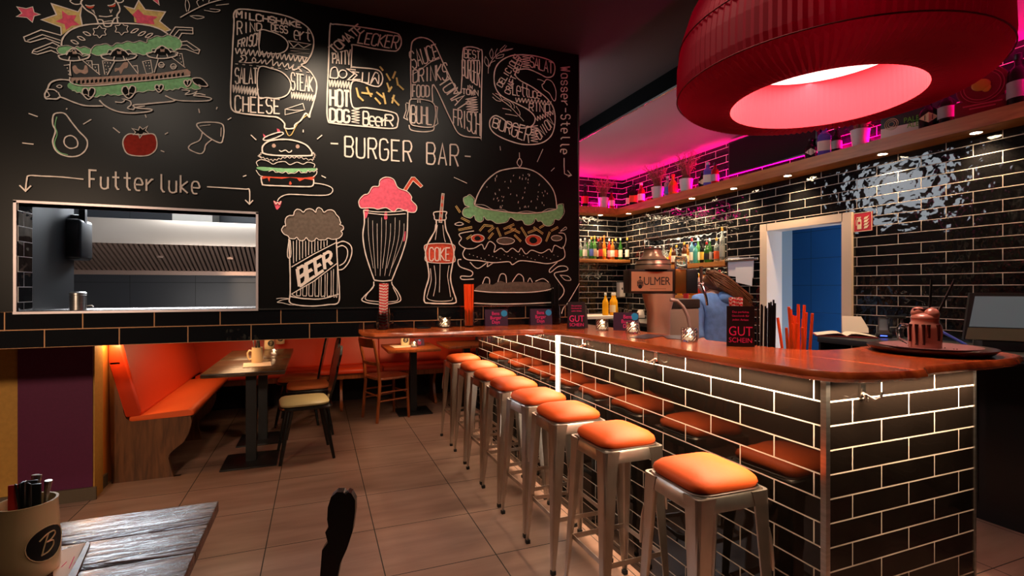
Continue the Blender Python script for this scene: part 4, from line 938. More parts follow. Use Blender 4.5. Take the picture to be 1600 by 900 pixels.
# foreground heart-topped chair back
c0=atd(533,880,1.36); 
hx=thing('board_back_chair','black chair in the foreground, only its heart shaped backrest top showing','chair',(c0.x,c0.y,0),0,'black carved board back chairs')
# chair plane : vertical plane through c0 turned 40 degrees
ang=-YAW+math.radians(28)
ux,uy=math.cos(ang),math.sin(ang)
def onp(px,py,off=0):
    r=ray(px,py); nx,ny=-uy,ux; cc=(c0.x*nx+c0.y*ny)+off; t=cc/(r.x*nx+r.y*ny); return Vector((0,0,H))+r*t
Hh=[(512,848),(503,860),(500,900),(499,1060),(522,1060),(526,910),(532,880),(542,858),(551,830),(555,800),(555,782),(549,771),(544,769),(540,773),(536,769),(526,769),(517,777),(512,793),(511,812),(513,824),(508,832)]
poly=[onp(*q) for q in Hh]
th=Vector((-uy,ux,0))*.028+Vector((ux,uy,0))*.010
hb=MB().prism(poly,th).build('backrest',BLW,hx)
sc=(c0.x-.02,c0.y-.0)
wm=Vector((ux,uy,0)); nb=Vector((-uy,ux,0))
ctr=Vector((c0.x,c0.y,0))-Vector((uy*-1,ux,0))*0+Vector((-.23,.05,0))
MB().lathe([(.17,0),(.205,0),(.21,.01),(.205,.022),(.17,.024)],(ctr.x,ctr.y,.43),28,sq=5).build('seat',BLW,hx)
for sx in(-1,1):
    for sy in(-1,1): MB().tube([(ctr.x+sx*.13,ctr.y+sy*.13,.43),(ctr.x+sx*.2,ctr.y+sy*.2,0)],[.019,.012],10).build('leg',BLW,hx)
# wooden bistro chair: faces +X, back on the left
def bistro(lab,loc,rz):
    t=thing('wooden_chair',lab,'chair',loc,rz)
    MB().lathe([(.16,0),(.2,0),(.205,.01),(.2,.024),(.16,.026)],(0,0,.445),24,sq=4).build('seat',CWOOD,t,local=True)
    for sy in(-1,1):
        MB().tube([(.16,sy*.15,.445),(.175,sy*.165,0)],[.018,.014],8).build('leg',CWOOD,t,local=True)
        MB().tube([(-.205,sy*.17,0),(-.17,sy*.165,.40),(-.19,sy*.165,.62),(-.245,sy*.165,.87)],[.016,.018,.018,.015],8).build('rear_post',CWOOD,t,local=True)
        for z in(.22,.31): MB().tube([(-.185,sy*.163,z),(.168,sy*.16,z)],.009,8).build('side_rung',CWOOD,t,local=True)
    for x,z in((.170,.28),(-.185,.28)): MB().tube([(x,-.16,z),(x,.16,z)],.009,8).build('cross_rung',CWOOD,t,local=True)
    def rail(z0,z1,x0,x1):
        vs=[];n=9
        for k in range(n):
            y=-.165+.33*k/(n-1); b=-.03*(1-(y/.165)**2)
            for x,z in((x0+b,z0),(x1+b,z1),(x1+b+.016,z1),(x0+b+.016,z0)): vs.append((x,y,z))
        fs=[]
        for k in range(n-1):
            for j in range(4): fs.append((k*4+j,k*4+(j+1)%4,k*4+4+(j+1)%4,k*4+4+j))
        fs+=[(0,1,2,3),tuple(range(4*n-4,4*n))]
        return MB().add(vs,fs,False)
    rail(.79,.885,-.232,-.255).build('top_rail',CWOOD,t,local=True); rail(.60,.635,-.195,-.205).build('back_slat',CWOOD,t,local=True)
    return t
bistro('reddish wooden bistro chair with curved top rail drawn up to the small table',(.72,5.62,0),.36)
# ================= tableware =================
def mug(lab,p,h=.115,r=.048,badge=True,rz=0,handle=True,grp='cream ceramic cutlery mugs',nc=5):
    t=thing('cutlery_mug',lab,'mug',p,rz,grp)
    MB().lathe([(.0001,0),(r*.94,0),(r,.006),(r*1.02,h*.3),(r*.97,h*.7),(r*.93,h*.96),(r*.95,h),(r*.86,h),(r*.84,h*.95),(r*.86,.02),(.0001,.02)],n=36,cap=False).build('body',CER,t,local=True)
    if handle: MB().tube([(-r*.95,0,h*.78),(-r*1.35,0,h*.82),(-r*1.62,0,h*.66),(-r*1.6,0,h*.38),(-r*1.3,0,h*.22),(-r*.97,0,h*.24)],.0075,8).build('handle',CER,t,local=True)
    if badge:
        # round black badge wrapped on the front (-Y)
        rr=h*.225; 
        def wrap(x,z,off): a=x/r; return (math.sin(a)*(r*1.0+off),-math.cos(a)*(r*1.0+off),h*.46+z)
        b1=MB(); N_=20; vs=[]; fs=[]
        for i in range(5):
            for k in range(N_): vs.append(wrap(rr*(i/4)*math.cos(2*PI*k/N_),rr*(i/4)*math.sin(2*PI*k/N_),.0022))
        for i in range(4):
            for k in range(N_): fs.append((i*N_+k,i*N_+(k+1)%N_,(i+1)*N_+(k+1)%N_,(i+1)*N_+k))
        b1.add(vs,fs,True); bo=b1.build('badge',DKP,t,local=True)
        Bp=[[(-.55,.35),(-.1,.7),(.35,.75),(.5,.5),(.2,.2),(-.1,.1),(.3,.05),(.35,-.3),(0,-.65),(-.45,-.75)],[(.0,.7),(-.2,.1),(-.4,-.72)]]
        m=MB()
        for s in Bp: m.tube([wrap(x*rr*.8,z*rr*.8,.003) for x,z in smooth(s)],rr*.045,5)
        m.tube([wrap(rr*1.03*math.cos(k*PI/16),rr*1.03*math.sin(k*PI/16),.0025) for k in range(32)],rr*.03,5,closed=True)
        m.build('emblem',CER,bo,local=True)
    return t
def cutlery(p,h,n,grp,where,seed=1):
    rr=random.Random(seed); protos={}
    for k in range(n):
        kind=['knife','fork'][k%2]; a=rr.uniform(0,6.28); q=rr.uniform(.012,.026)
        loc=(p[0]+q*math.cos(a),p[1]+q*math.sin(a),p[2]+.022)
        if kind not in protos:
            if kind=='knife': m=MB().box((-.008,-.002,0),(.008,.002,h),bev=.0015)
            else: m=MB().tube([(0,0,0),(0,0,h*.8),(0,0,h)],[.003,.004,.0075],8)
            o=m.build(kind,STEEL if kind=='fork' else DKP,origin=(0,0,0)); protos[kind]=o
        else: o=protos[kind].copy(); COL.objects.link(o)
        o.location=loc; o.rotation_euler=(rr.uniform(-.16,.16),rr.uniform(-.16,.16),a)
        tag(o,('dark handled knife' if kind=='knife' else 'steel fork')+' standing in the '+where,'cutlery',kind+'s in the '+where)
# foreground mug
p=Vector((-.615,1.46,.77)); r_=.057
fm=mug('large cream mug with black round emblem on the foreground table',(p.x,p.y,p.z),.165,.058,True,tocam(p)+.62,False)
cutlery(p,.19,7,'x','large foreground mug',4)
for k,(dx,dy,col) in enumerate(((-.02,0.0,'red'),(.0,.02,'black'),(.018,-.01,'black'))):
    n_=MB().box((dx-.012,dy-.003,.03),(dx+.012,dy+.003,.205),bev=.001).build('folded_napkin' if col=='red' else 'menu_card',mat('red_napkin',rgb(190,30,20),.6) if col=='red' else DKP,origin=(0,0,0)); n_.location=p
    tag(n_,['red napkin folded upright in the foreground mug','black card standing in the foreground mug beside the red napkin','black card at the front of the foreground mug'][k],'napkin' if col=='red' else 'card')
P=[onz(*q,.7715) for q in ((83,1000),(83,865),(133,848),(112,900),(60,1000))]
o=MB().prism(P,(0,0,.001)).build('paper_sheet',PAP); tag(o,'cream paper sheet lying beside the foreground mug','paper')
ps_=MB(); 
for a,b in (((108,888),(116,870)),((112,890),(118,878)),((96,886),(104,878))): ps_.tube([onz(*a,.7728),onz(*b,.7728)],.0009,4)
ps_.build('red_script',PNK,o)
P=[onz(*q,.7705) for q in ((136,851),(141,853),(119,905),(60,1010),(52,1004))]
o=MB().prism(P,(0,0,.008)).build('menu_board',DWOOD); tag(o,'dark wooden menu board edge under the paper sheet','menu board')
# left table
def mat_(lab,c,w,d,rz,m=PAP,z=.7705):
    M=Matrix.Translation((c[0],c[1],z))@Matrix.Rotation(rz,4,'Z')
    o=MB().box((-w/2,-d/2,0),(w/2,d/2,.004),M).build('placemat',m); return tag(o,lab,'placemat')
pA=onz(405,560,.775)
mat_('cream placemat under the mug on the left table',onz(402,570,.77),.21,.26,0.1)
pm=onz(402,566,.7745); mug('cream mug with plain side at the front of the left table',(pm.x,pm.y,.7746),.13,.046,False,.2); cutlery((pm.x,pm.y,.7746),.17,6,'x','front mug on the left table',2)
pm=onz(409,550,.7705); mug('cream mug with black emblem in the middle of the left table',(pm.x+.05,pm.y+.25,.7705),.14,.05,True,tocam(pm)+.3,False)
pm2=(pm.x+.12,pm.y+.75,.7705); mug('cream mug with black emblem furthest back on the left table',pm2,.14,.05,True,.2,False)
def candle(lab,p,r=.036,h=.062,lit=True):
    t=thing('candle_glass',lab,'candle',p,0,'candle glasses')
    n=28; m=MB(); vs=[];fs=[]
    zs=[.0,.008,.016,.024,.032,.040,.048,.056,h]
    for i,z in enumerate(zs):
        for k in range(n):
            a=2*PI*k/n; q=r*(1+(.04 if (k+i)%2 else -.03)) if i not in(0,len(zs)-1) else r
            vs.append((q*math.cos(a),q*math.sin(a),z))
    for i,z in enumerate(reversed(zs[1:])):
        for k in range(n): a=2*PI*k/n; vs.append((r*.86*math.cos(a),r*.86*math.sin(a),max(z,.008)))
    N_=len(vs)//n
    for i in range(N_-1):
        for k in range(n): fs.append((i*n+k,i*n+(k+1)%n,(i+1)*n+(k+1)%n,(i+1)*n+k))
    fs+=[tuple(range(n)),tuple(range((N_-1)*n,N_*n))]
    m.add(vs,fs,False); m.build('glass',GLASS,t,local=True)
    MB().lathe([(.0001,.009),(r*.6,.009),(r*.6,.022),(.0001,.022)],n=20,cap=False).build('tealight',mat('wax_glow',(1,.8,.6),.5,emit=.8,ecol=(1,.6,.35)),t,local=True)
    MB().lathe([(.0001,.022),(.004,.027),(.003,.034),(.0001,.042)],n=10,cap=False).build('flame',mat('flame_glow',(1,.8,.5),.5,emit=16,ecol=(1,.66,.35)),t,local=True)
    point('candle_light',(p[0],p[1],p[2]+.05),.22,(1,.62,.34),.01)
    return t
q=onz(406,556,.771); candle('small lit candle glass behind the front mug on the left table',(q.x+.12,q.y+.02,.7708),.03,.055)
q=onz(636,541,.77)
mat_('cream placemat on the small table by the rear bench',(.88,5.62),.22,.22,.1)
mug('cream emblem mug on the small table by the rear bench',(.93,5.70,.7746),.13,.05,True,0,False)
candle('lit candle glass on the small table by the rear bench',(1.0,5.52,.7708))
def tentcard(lab,p,w,h,m,rz,lines,sticker=None,cat='sign',d=.05,box=False,name='table_card'):
    t=thing(name,lab,cat,p,rz)
    MB().prism([(-w/2,-.002,0),(w/2,-.002,0),(w/2,.012,h),(-w/2,.012,h)],(0,.0015,0)).build('front_panel',m,t,local=True)
    MB().prism([(-w/2,d,0),(w/2,d,0),(w/2,.014,h),(-w/2,.014,h)],(0,.0015,0)).build('rear_panel',m,t,local=True)
    sl_=.014/h
    for (txt,size,x,z,al,xs) in lines:
        M=Matrix.Translation((x,-.0032+z*sl_,z))@Matrix.Rotation(PI/2-math.atan(sl_),4,'X')
        MB().text(txt,size,M,.0003,al,1,xs).build('printed_text',PNK,t,local=True)
    if sticker:
        x,z,r=sticker; MB().lathe([(.0001,-.001),(r,-.001),(r,0),(.0001,0)],(0,0,0),24,Matrix.Translation((x,-.0035+z*sl_,z))@Matrix.Rotation(PI/2-math.atan(sl_),4,'X'),cap=False,smooth=False).build('round_sticker',BLU,t,local=True)
    return t
BD=lambda w,h:[('Bens',h*.22,0,h*.68,'CENTER',1),('Burger',h*.22,0,h*.44,'CENTER',1),('Days',h*.22,0,h*.20,'CENTER',1)]
def slabpt(px,py):
    q=onz(px,py,ZS+.0005)
    if q.y>YW-.065: q=ony(px,450,YW-.065); q.z=ZS+.0005
    return q
q=(1.08,5.62,.7708); tentcard('purple folded card beside the candle on the small table',q,.11,.075,PUR,.1,BD(.11,.075),(.0,.06,.012))
q=slabpt(776,508.5); tentcard('purple folded card with blue sticker, left of the pair on the wall ledge',q,.152,.108,PUR,tocam(q)*.4,[('Bens',.032,-.005,.072,'CENTER',.85),('Burger',.032,-.005,.044,'CENTER',.85),('Days',.032,-.005,.016,'CENTER',.85)],(.052,.082,.021))
q=slabpt(846,507.5); tentcard('purple folded card with blue sticker, right of the pair beside the black straws',q,.152,.108,PUR,tocam(q)*.4,[('Bens',.032,-.005,.072,'CENTER',.85),('Burger',.032,-.005,.044,'CENTER',.85),('Days',.032,-.005,.016,'CENTER',.85)],(.052,.082,.021))
q=slabpt(978,516.5); tentcard('purple folded card standing on the bar behind the middle candle',q,.145,.105,PUR,tocam(q),[('Bens',.032,.01,.070,'CENTER',.85),('Burger',.032,.01,.043,'CENTER',.85),('Days',.032,.01,.016,'CENTER',.85)],(.05,.082,.021))
def gut(lab,q,w,h,rz,side=True):
    t=tentcard(lab,q,w,h,DRK,rz,[('GUT',w*.52,0,h*.27,'CENTER',.82),('SCHEIN',w*.27,0,h*.10,'CENTER',.92),('Das perfekte',w*.115,0,h*.83,'CENTER',1),('Geschenk für',w*.115,0,h*.735,'CENTER',1),('jeden Anlass',w*.115,0,h*.64,'CENTER',1)],None,'sign',.06)
    return t
q=slabpt(901,514); gut('black voucher card with pink GUT SCHEIN print at the left end of the bar',q,.105,.165,tocam(q)+.12)
o=MB().prism([q+Vector(v) for v in ((.052,.0,0),(.12,.07,0),(.12,.09,.135),(.052,.012,.16))],(.001,.001,0)).build('voucher_card',mat('card_edge',rgb(60,45,45),.5)); tag(o,'dark folded voucher card half turned away, right behind the left voucher sign','card')
q=slabpt(1157,541.5); gv=gut('black voucher card with large pink GUT SCHEIN print near the middle of the bar',q,.109,.172,tocam(q))
# candles on the bar
for lab,px,py in (('lit candle glass on the wall ledge between the straw jars',695,510),('lit candle glass on the bar left of the purple card',941,516),('lit candle glass on the bar in front of the purple card',989,520.5),('lit candle glass nearest the beer tower hose on the bar',1077,533.5)):
    q=slabpt(px,py); candle(lab,(q.x,q.y,q.z),.036,.064)
# straw jars
def jar(lab,p,r=.036,h=.115,handle=0,grp=None,name='straw_jar'):
    t=thing(name,lab,'jar',p,0,grp)
    MB().lathe([(.0001,0),(r*.9,0),(r,.008),(r,h*.78),(r*.86,h*.9),(r*.9,h),(r*.82,h),(r*.78,h*.9),(r*.9,h*.76),(r*.9,.01),(.0001,.01)],n=24,cap=False).build('glass_body',GLASS,t,local=True)
    if handle: 
        a=handle; MB().tube([(math.cos(a)*k,math.sin(a)*k,z) for k,z in ((r*.97,h*.75),(r*1.4,h*.78),(r*1.65,h*.6),(r*1.5,h*.3),(r*.98,h*.2))],.005,8).build('handle',GLASS,t,local=True)
    return t
STR=bpy.data.materials.new('striped_straw'); STR.use_nodes=True
nt=STR.node_tree; b=nt.nodes['Principled BSDF']; tc=nt.nodes.new('ShaderNodeTexCoord'); wv=nt.nodes.new('ShaderNodeTexWave'); mp=nt.nodes.new('ShaderNodeMapping')
mp.inputs['Rotation'].default_value=(0,.6,0); nt.links.new(tc.outputs['Object'],mp.inputs[0]); nt.links.new(mp.outputs[0],wv.inputs['Vector']); wv.bands_direction='Z'; wv.inputs['Scale'].default_value=22
rp=nt.nodes.new('ShaderNodeValToRGB'); rp.color_ramp.interpolation='CONSTANT'; rp.color_ramp.elements[0].color=(*rgb(225,40,45),1); rp.color_ramp.elements[1].position=.5; rp.color_ramp.elements[1].color=(*rgb(240,215,200),1)
nt.links.new(wv.outputs['Fac'],rp.inputs[0]); nt.links.new(rp.outputs[0],b.inputs['Base Color'])
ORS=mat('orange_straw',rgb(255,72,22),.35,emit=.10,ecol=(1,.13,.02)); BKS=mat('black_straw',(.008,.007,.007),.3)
def straws(p,n,L,m,lab,grp,r=.004,spread=.02,lean=.03,seed=1,zoff=.012,vary=0):
    rr=random.Random(seed); base=None
    for k in range(n):
        a=2.4*k; q=spread*math.sqrt((k+.5)/n); loc=(p[0]+q*math.cos(a),p[1]+q*math.sin(a),p[2]+zoff)
        if base is None:
            base=MB().tube([(0,0,0),(0,0,L)],r,8).build('drinking_straw',m,origin=(0,0,0)); o=base
        else: o=base.copy(); COL.objects.link(o)
        o.location=loc; o.rotation_euler=(lean*math.sin(a)*-1*q/spread+rr.uniform(-.01,.01),lean*math.cos(a)*q/spread+rr.uniform(-.01,.01),rr.uniform(0,6)); 
        if vary: o.scale=(1,1,1-rr.uniform(0,vary))
        tag(o,lab,'straw',grp)
q=slabpt(598,511); jar('glass mug with handle holding red and white striped straws on the wall ledge',(q.x,q.y,q.z),.040,.12,.15); straws(q,17,.265,STR,'red and white striped straw in the glass mug on the wall ledge','striped straws on the wall ledge',.0055,.024,.06,1)
q=slabpt(733,509); jar('glass mug with handle holding bright orange straws on the wall ledge',(q.x,q.y,q.z),.036,.115,.15); straws(q,19,.262,ORS,'bright orange straw in the glass mug on the wall ledge','orange straws on the wall ledge',.0042,.024,.05,2)
q=slabpt(868,503); jar('glass jar holding black straws on the wall ledge beside the purple card',(q.x,q.y,q.z),.036,.13); straws(q,14,.26,BKS,'black straw in the glass jar on the wall ledge','black straws on the wall ledge',.004,.022,.06,3)
o=MB().lathe([(.045,0),(.045,.003)],(slabpt(662,511).x,slabpt(662,511).y,ZS+.0005),20).build('coaster',DKP); tag(o,'black coaster on the wall ledge left of the candle','coaster')
# behind the voucher: straw holders standing lower, behind the slab
q=slabpt(1163,535); q.y+=.09; q.x+=.035; straws(q,13,.205,STR,'red and white striped straw behind the large voucher card','striped straws behind the voucher card',.0055,.03,.12,5,0)
q=atd(1196,546,2.42); tt=thing('straw_holder','black straw holder behind the large voucher card','holder',(q.x,q.y,.93))
MB().box((q.x-.065,q.y-.03,.93),(q.x+.065,q.y+.03,1.12),bev=.004).build('box',DKP,tt)
for k in range(14):
    x=q.x-.055+.0085*k
    if k==0: base=MB().tube([(0,0,0),(0,0,.33)],.0042,8).build('drinking_straw',BKS,origin=(0,0,0)); o=base
    else: o=base.copy(); COL.objects.link(o)
    o.location=(x,q.y+.01*math.sin(k*2),.99+.0025*k+.012*math.sin(k*5)); o.rotation_euler=(0,.02,0); tag(o,'black straw in the holder behind the large voucher card','straw','black straws behind the voucher card')
q=atd(1245,548,2.2); q.z=.95; jar('tall glass with orange straws just behind the bar slab',(q.x,q.y,.935),.05,.2,0,None,'straw_jar')
straws(q,20,.41,ORS,'bright orange straw in the tall glass behind the bar slab','orange straws behind the bar slab',.0062,.040,.15,7,0,.38)
# flyers
for k,(pts,lab) in enumerate(((((984,527),(1008,530),(1040,524),(1010,522)),'dark flyer lying flat on the bar, left one by the beer tower'),(((1035,524),(1070,524),(1070,531),(1042,529)),'dark flyer lying flat on the bar, right one beside the candle'))):
    P=[onz(*w,ZS+.001) for w in pts]; o=MB().prism(P,(0,0,.0015)).build('flyer',mat('flyer_dark',rgb(70,60,70),.3)); tag(o,lab,'flyer')
# ================= beer tower =================
tc_=atd(1029,470,3.0); bz=tocam(tc_)*.55
bt=thing('beer_tower','tall beer dispensing tower with copper brown column and lit sign box','beer tower',(tc_.x,tc_.y,.93),bz)
COP=mat('copper_brown',rgb(222,172,142),.35,metal=.2,spec=.6); BRS=mat('brass_sheet',rgb(190,135,70),.3,metal=.9); SGN=mat('sign_tan',rgb(198,140,105),.4)
Lz=lambda v:v-.93
MB().lathe([(.10,0),(.10,.012),(.072,.04),(.066,.2),(.07,.35),(.095,Lz(1.375)),(.095,Lz(1.385))],n=32).build('column',COP,bt,local=True)
W0,W1=-.195,.21; zb,zt_=Lz(1.388),Lz(1.530)
MB().box((W0,-.075,zb),(W1-.135,.075,zt_),bev=.004).build('sign_box',mat('sign_frame',rgb(45,32,26),.35),bt,local=True)
MB().box((W0+.012,-.0785,zb+.014),(W1-.152,-.076,zt_-.014)).build('sign_face',SGN,bt,local=True)
MB().box((W1-.134,-.075,zb),(W1-.07,.075,zt_),bev=.002).build('metal_band',BRS,bt,local=True)
MB().box((W1-.069,-.075,zb),(W1,.075,zt_),bev=.004).build('end_box',DKP,bt,local=True)
Mx=Matrix.Translation((-.034,-.0788,zb+.050))@Matrix.Rotation(PI/2,4,'X')
MB().text('ULMER',.068,Mx,.0004,'CENTER',.92,.80).build('sign_lettering',DKP,bt,local=True)
Mx=Matrix.Translation((-.025,-.0788,zb+.030))@Matrix.Rotation(PI/2,4,'X'); 
MB().box((-.075,-.0790,zb+.026),(.02,-.0786,zb+.029)).build('small_print',mat('print_brown',rgb(120,80,60),.5),bt,local=True)
em=MB()
for k in range(-2,3): em.box((-.132+k*.0075-.0022,-.0795,zb+.042),(-.132+k*.0075+.0022,-.0787,zb+.085-abs(k)*.006))
em.box((-.150,-.0795,zb+.06),(-.114,-.0787,zb+.064)); em.sphere((-.132,-.079,zb+.094),.006,8,(1,.1,1)); em.lathe([(.0001,-.0004),(.012,-.0004),(.012,.0004),(.0001,.0004)],(0,0,0),12,Matrix.Translation((-.132,-.0791,zb+.04))@Matrix.Rotation(PI/2,4,'X'),cap=False)
em.build('crest',DKP,bt,local=True)
# bell shaped top
sx_=-.035
tp=MB().lathe([(.105,0),(.105,.028),(.102,.032),(.100,.05),(.098,.055),(.085,.062),(.06,.085),(.052,.11),(.052,.125),(.045,.13),(.0001,.132)],(sx_,0,zt_),32,cap=False); tp.build('domed_top',mat('top_taupe',rgb(175,140,115),.3,metal=.5),bt,local=True)
mm=MB()
for z,r in((.030,.105),(.056,.100),(.124,.054)): mm.tube([(sx_+r*math.cos(k*PI/16),r*math.sin(k*PI/16),zt_+z) for k in range(32)],.0028,6,closed=True)
mm.build('dark_band',DKP,bt,local=True)
# tap
MB().tube([(W1+.0,-.02,zb+.055),(W1+.05,-.035,zb+.055)],.013,12).build('tap_body',HK,bt,local=True)
MB().tube([(W1+.035,-.035,zb+.055),(W1+.037,-.06,zb+.03),(W1+.05,-.07,zb-.03),(W1+.055,-.07,zb-.07)],[.010,.009,.008,.007],10).build('spout',HK,bt,local=True)
MB().tube([(W1+.035,-.035,zb+.06),(W1+.033,-.035,zb+.10),(W1+.033,-.035,zb+.16)],[.006,.009,.011],10).build('tap_handle',mat('handle_brown',rgb(120,90,75),.35,metal=.4),bt,local=True)
# tumblers on the box top
g=atd(1064,421,2.95)
jar('ribbed glass tumbler on top of the beer tower box',(g.x,g.y,1.532),.036,.075,0,None,'glass_tumbler')
# hose & grey panels near the tower
hs=thing('beer_hose','pale grey hose curving down beside the beer tower','hose',(2.3,2.7,.93))
h0=[atd(*q,2.85) for q in ((1047,468),(1058,470),(1068,480),(1075,495),(1078,512),(1078,600))]
MB().tube(h0,.010,8).build('tube',mat('pale_hose',rgb(190,160,145),.4),hs)
pc=thing('ice_bin','beige box behind the beer tower with dark lid','bin',atd(1066,600,3.4).xy.to_3d()); c=atd(1066,510,3.4)
MB().box((c.x-.13,c.y-.02,0.93),(c.x+.13,c.y+.16,1.28),bev=.01).build('body',mat('bin_beige',rgb(180,160,140),.5),pc)
MB().box((c.x-.135,c.y-.025,1.28),(c.x+.135,c.y+.165,1.345),bev=.01).build('lid',mat('bin_lid',rgb(70,62,55),.5),pc)
# ================= bottles =================
GM={}
def gm(n,c,tr=.5,rough=.08,em=0):
    if n not in GM: GM[n]=mat('glass_'+n,rgb(*c),rough,trans=tr,ior=1.3,spec=.6)
    return GM[n]
G_={'clear':gm('clear',(215,225,220),.75),'green':gm('green',(60,120,50),.45),'dark':gm('dark',(22,20,16),.0),'amber':gm('amber',(200,120,40),.45),'brown':gm('brown',(90,45,20),.3),
 'gold':gm('gold',(240,185,60),.4),'red':gm('red',(170,30,25),.35),'orange':gm('orange',(240,130,40),.4),'blue':gm('blue',(120,190,220),.6),'rose':gm('rose',(220,90,80),.4),'violet':gm('violet',(120,110,220),.4),'juice':gm('juice',(240,170,30),.1),'lgreen':gm('lgreen',(110,180,90),.5),'teal':gm('teal',(90,190,180),.5)}
LBc={k:mat('label_'+k,rgb(*c),.6) for k,c in {'white':(235,225,205),'red':(200,40,35),'cream':(225,205,160),'black':(25,22,22),'yellow':(230,190,70),'green':(60,120,60),'orange':(225,90,40),'grey':(150,150,145),'pink':(220,130,140),'blue':(90,110,190)}.items()}
CPc={k:mat('cap_'+k,rgb(*c),.4) for k,c in {'gold':(215,165,70),'red':(200,35,40),'black':(20,20,20),'white':(230,225,215),'green':(40,90,45),'orange':(235,110,40),'silver':(190,190,190),'blue':(60,90,180)}.items()}
SH={'wine':[(.0001,.004),(.85,.0),(1,.012),(1,.56),(.93,.64),(.55,.74),(.36,.80),(.34,.97),(.36,.975),(.36,1)],
 'spirit':[(.0001,.004),(.9,0),(1,.012),(1,.60),(.92,.68),(.5,.76),(.36,.80),(.34,.96),(.36,1)],
 'squat':[(.0001,.004),(.9,0),(1,.015),(1,.50),(.85,.62),(.42,.72),(.34,.78),(.32,.95),(.36,1)],
 'slim':[(.0001,.004),(.9,0),(1,.012),(1,.48),(.8,.62),(.45,.78),(.36,.84),(.34,.97),(.34,1)],
 'curvy':[(.0001,.004),(.95,0),(1,.03),(.82,.18),(.78,.3),(.95,.5),(.8,.62),(.45,.74),(.36,.8),(.34,.97),(.34,1)]}
def bottle(lab,p,h,r,g,lb,cp,sh='spirit',grp=None,diamond=False,sq=None,lz=(.14,.46)):
    t=thing('bottle',lab,'bottle',p,tocam(p),grp); P=[(a*r,b*h) for a,b in SH[sh]]
    MB().lathe(P,n=16,cap=False,sq=sq).build('glass_body',G_[g],t,local=True)
    if lb:
        if diamond:
            o=MB().prism([(0,-r*1.03,h*.15),(r*.95,-r*.75,h*.33),(0,-r*1.03,h*.5),(-r*.95,-r*.75,h*.33)],(0,-.002,0)).build('diamond_label',LBc[lb],t,local=True)
        else: MB().lathe([(r*1.015,h*lz[0]),(r*1.02,h*lz[0]+.001),(r*1.02,h*lz[1]),(r*1.015,h*lz[1]+.001)],n=16,cap=False,sq=sq).build('paper_label',LBc[lb],t,local=True)
    MB().lathe([(r*.40,h*.90),(r*.42,h*.905),(r*.42,h*1.01),(r*.3,h*1.025),(.0001,h*1.025)],n=12,cap=False).build('cap',CPc[cp],t,local=True)
    return t
ORDN=['first','second','third','fourth','fifth','sixth','seventh','eighth','ninth','tenth','eleventh','twelfth','thirteenth','fourteenth','fifteenth','sixteenth','seventeenth','eighteenth','nineteenth','twentieth','twenty-first','twenty-second']
# left rear shelf, left to right
z=1.8055
L1=[(907,'clear','green','silver','slim',.27),(914,'clear','white','silver','slim',.27),(921,'clear','green','silver','slim',.26),(917.5,'green','grey','black','wine',.26),(924,'green','blue','gold','wine',.29),(929,'lgreen','cream','gold','wine',.31),(935,'dark','white','red','wine',.28),(938.5,'brown','red','orange','wine',.29),(944,'orange','yellow','orange','curvy',.32),(952,'red','pink','white','spirit',.29),(957,'amber','white','gold','spirit',.27),(962,'dark','orange','gold','wine',.29),(969.5,'green','white','white','wine',.31),(980,'dark','white','gold','wine',.30)]
for i,(px,g,l,c,s,h) in enumerate(L1):
    yy=YK-(.04,.16,.10)[i%3]; q=ony(px,400,yy)
    bottle(ORDN[i]+' bottle from the left on the rear wall shelf, %s glass with %s label'%({'lgreen':'bright green','dark':'dark'}.get(g,g),l),(q.x,yy,z),h,.028,g,l,c,s,'bottles on the rear wall shelf')
# niche upper shelf
z=1.7005; L2=[(1016,'clear','red','red','spirit',.24),(1024,'clear','white','white','spirit',.25),(1031,'clear','cream','white','slim',.24),(1037,'clear','white','silver','slim',.24),(1042,'clear','yellow','black','squat',.23),(1048.5,'gold','orange','black','squat',.24),(1052.5,'brown','white','black','spirit',.23),(1057,'clear','cream','gold','squat',.24),(1062.5,'dark','white','black','squat',.20),(1069,'brown','white','gold','spirit',.25),(1074,'amber','cream','orange','spirit',.23),(1081,'blue','white','red','spirit',.29),(1086.5,'teal',None,'blue','spirit',.22),(1091,'lgreen','white','white','wine',.29),(1097.5,'dark','yellow','black','wine',.27),(1104,'green','black','red','spirit',.22),(1109,'green','grey','silver','wine',.27),(1119.5,'clear','orange','gold','spirit',.26),(1128.5,'clear','grey','gold','spirit',.36)]
for i,(px,g,l,c,s,h) in enumerate(L2):
    xx=xr+(.0,.11,.055)[i%3]; q=onx(px,400,xx)
    if q.y>NY1-.04: q.y=NY1-.045
    bottle(ORDN[i]+' bottle from the left on the upper niche shelf, %s glass%s'%({'lgreen':'bright green','dark':'dark'}.get(g,g),' with %s label'%l if l else ' without label'),(xx,q.y,z),h,.028,g,l,c,s,'bottles on the upper niche shelf')
z=1.3355; L3=[(1062,'gold','orange','orange','squat',.22),(1073,'gold','yellow','orange','squat',.22),(1079,'amber','cream','gold','spirit',.25),(1086,'orange','yellow','orange','spirit',.26),(1093,'orange','red','gold','spirit',.24),(1100,'amber','white','black','spirit',.26),(1106,'gold','orange','black','spirit',.27),(1114,'orange','orange','gold','spirit',.26),(1119,'rose','red','gold','spirit',.24),(1124,'red','white','red','spirit',.27),(1130,'rose','pink','black','spirit',.26)]
for i,(px,g,l,c,s,h) in enumerate(L3):
    xx=xr+(.0,.11,.055)[i%3]; q=onx(px,470,xx); bottle(ORDN[i]+' bottle from the left on the lower niche shelf, %s glass with %s label'%(g,l),(xx,q.y,z),h,.030,g,l,c,s,'bottles on the lower niche shelf')
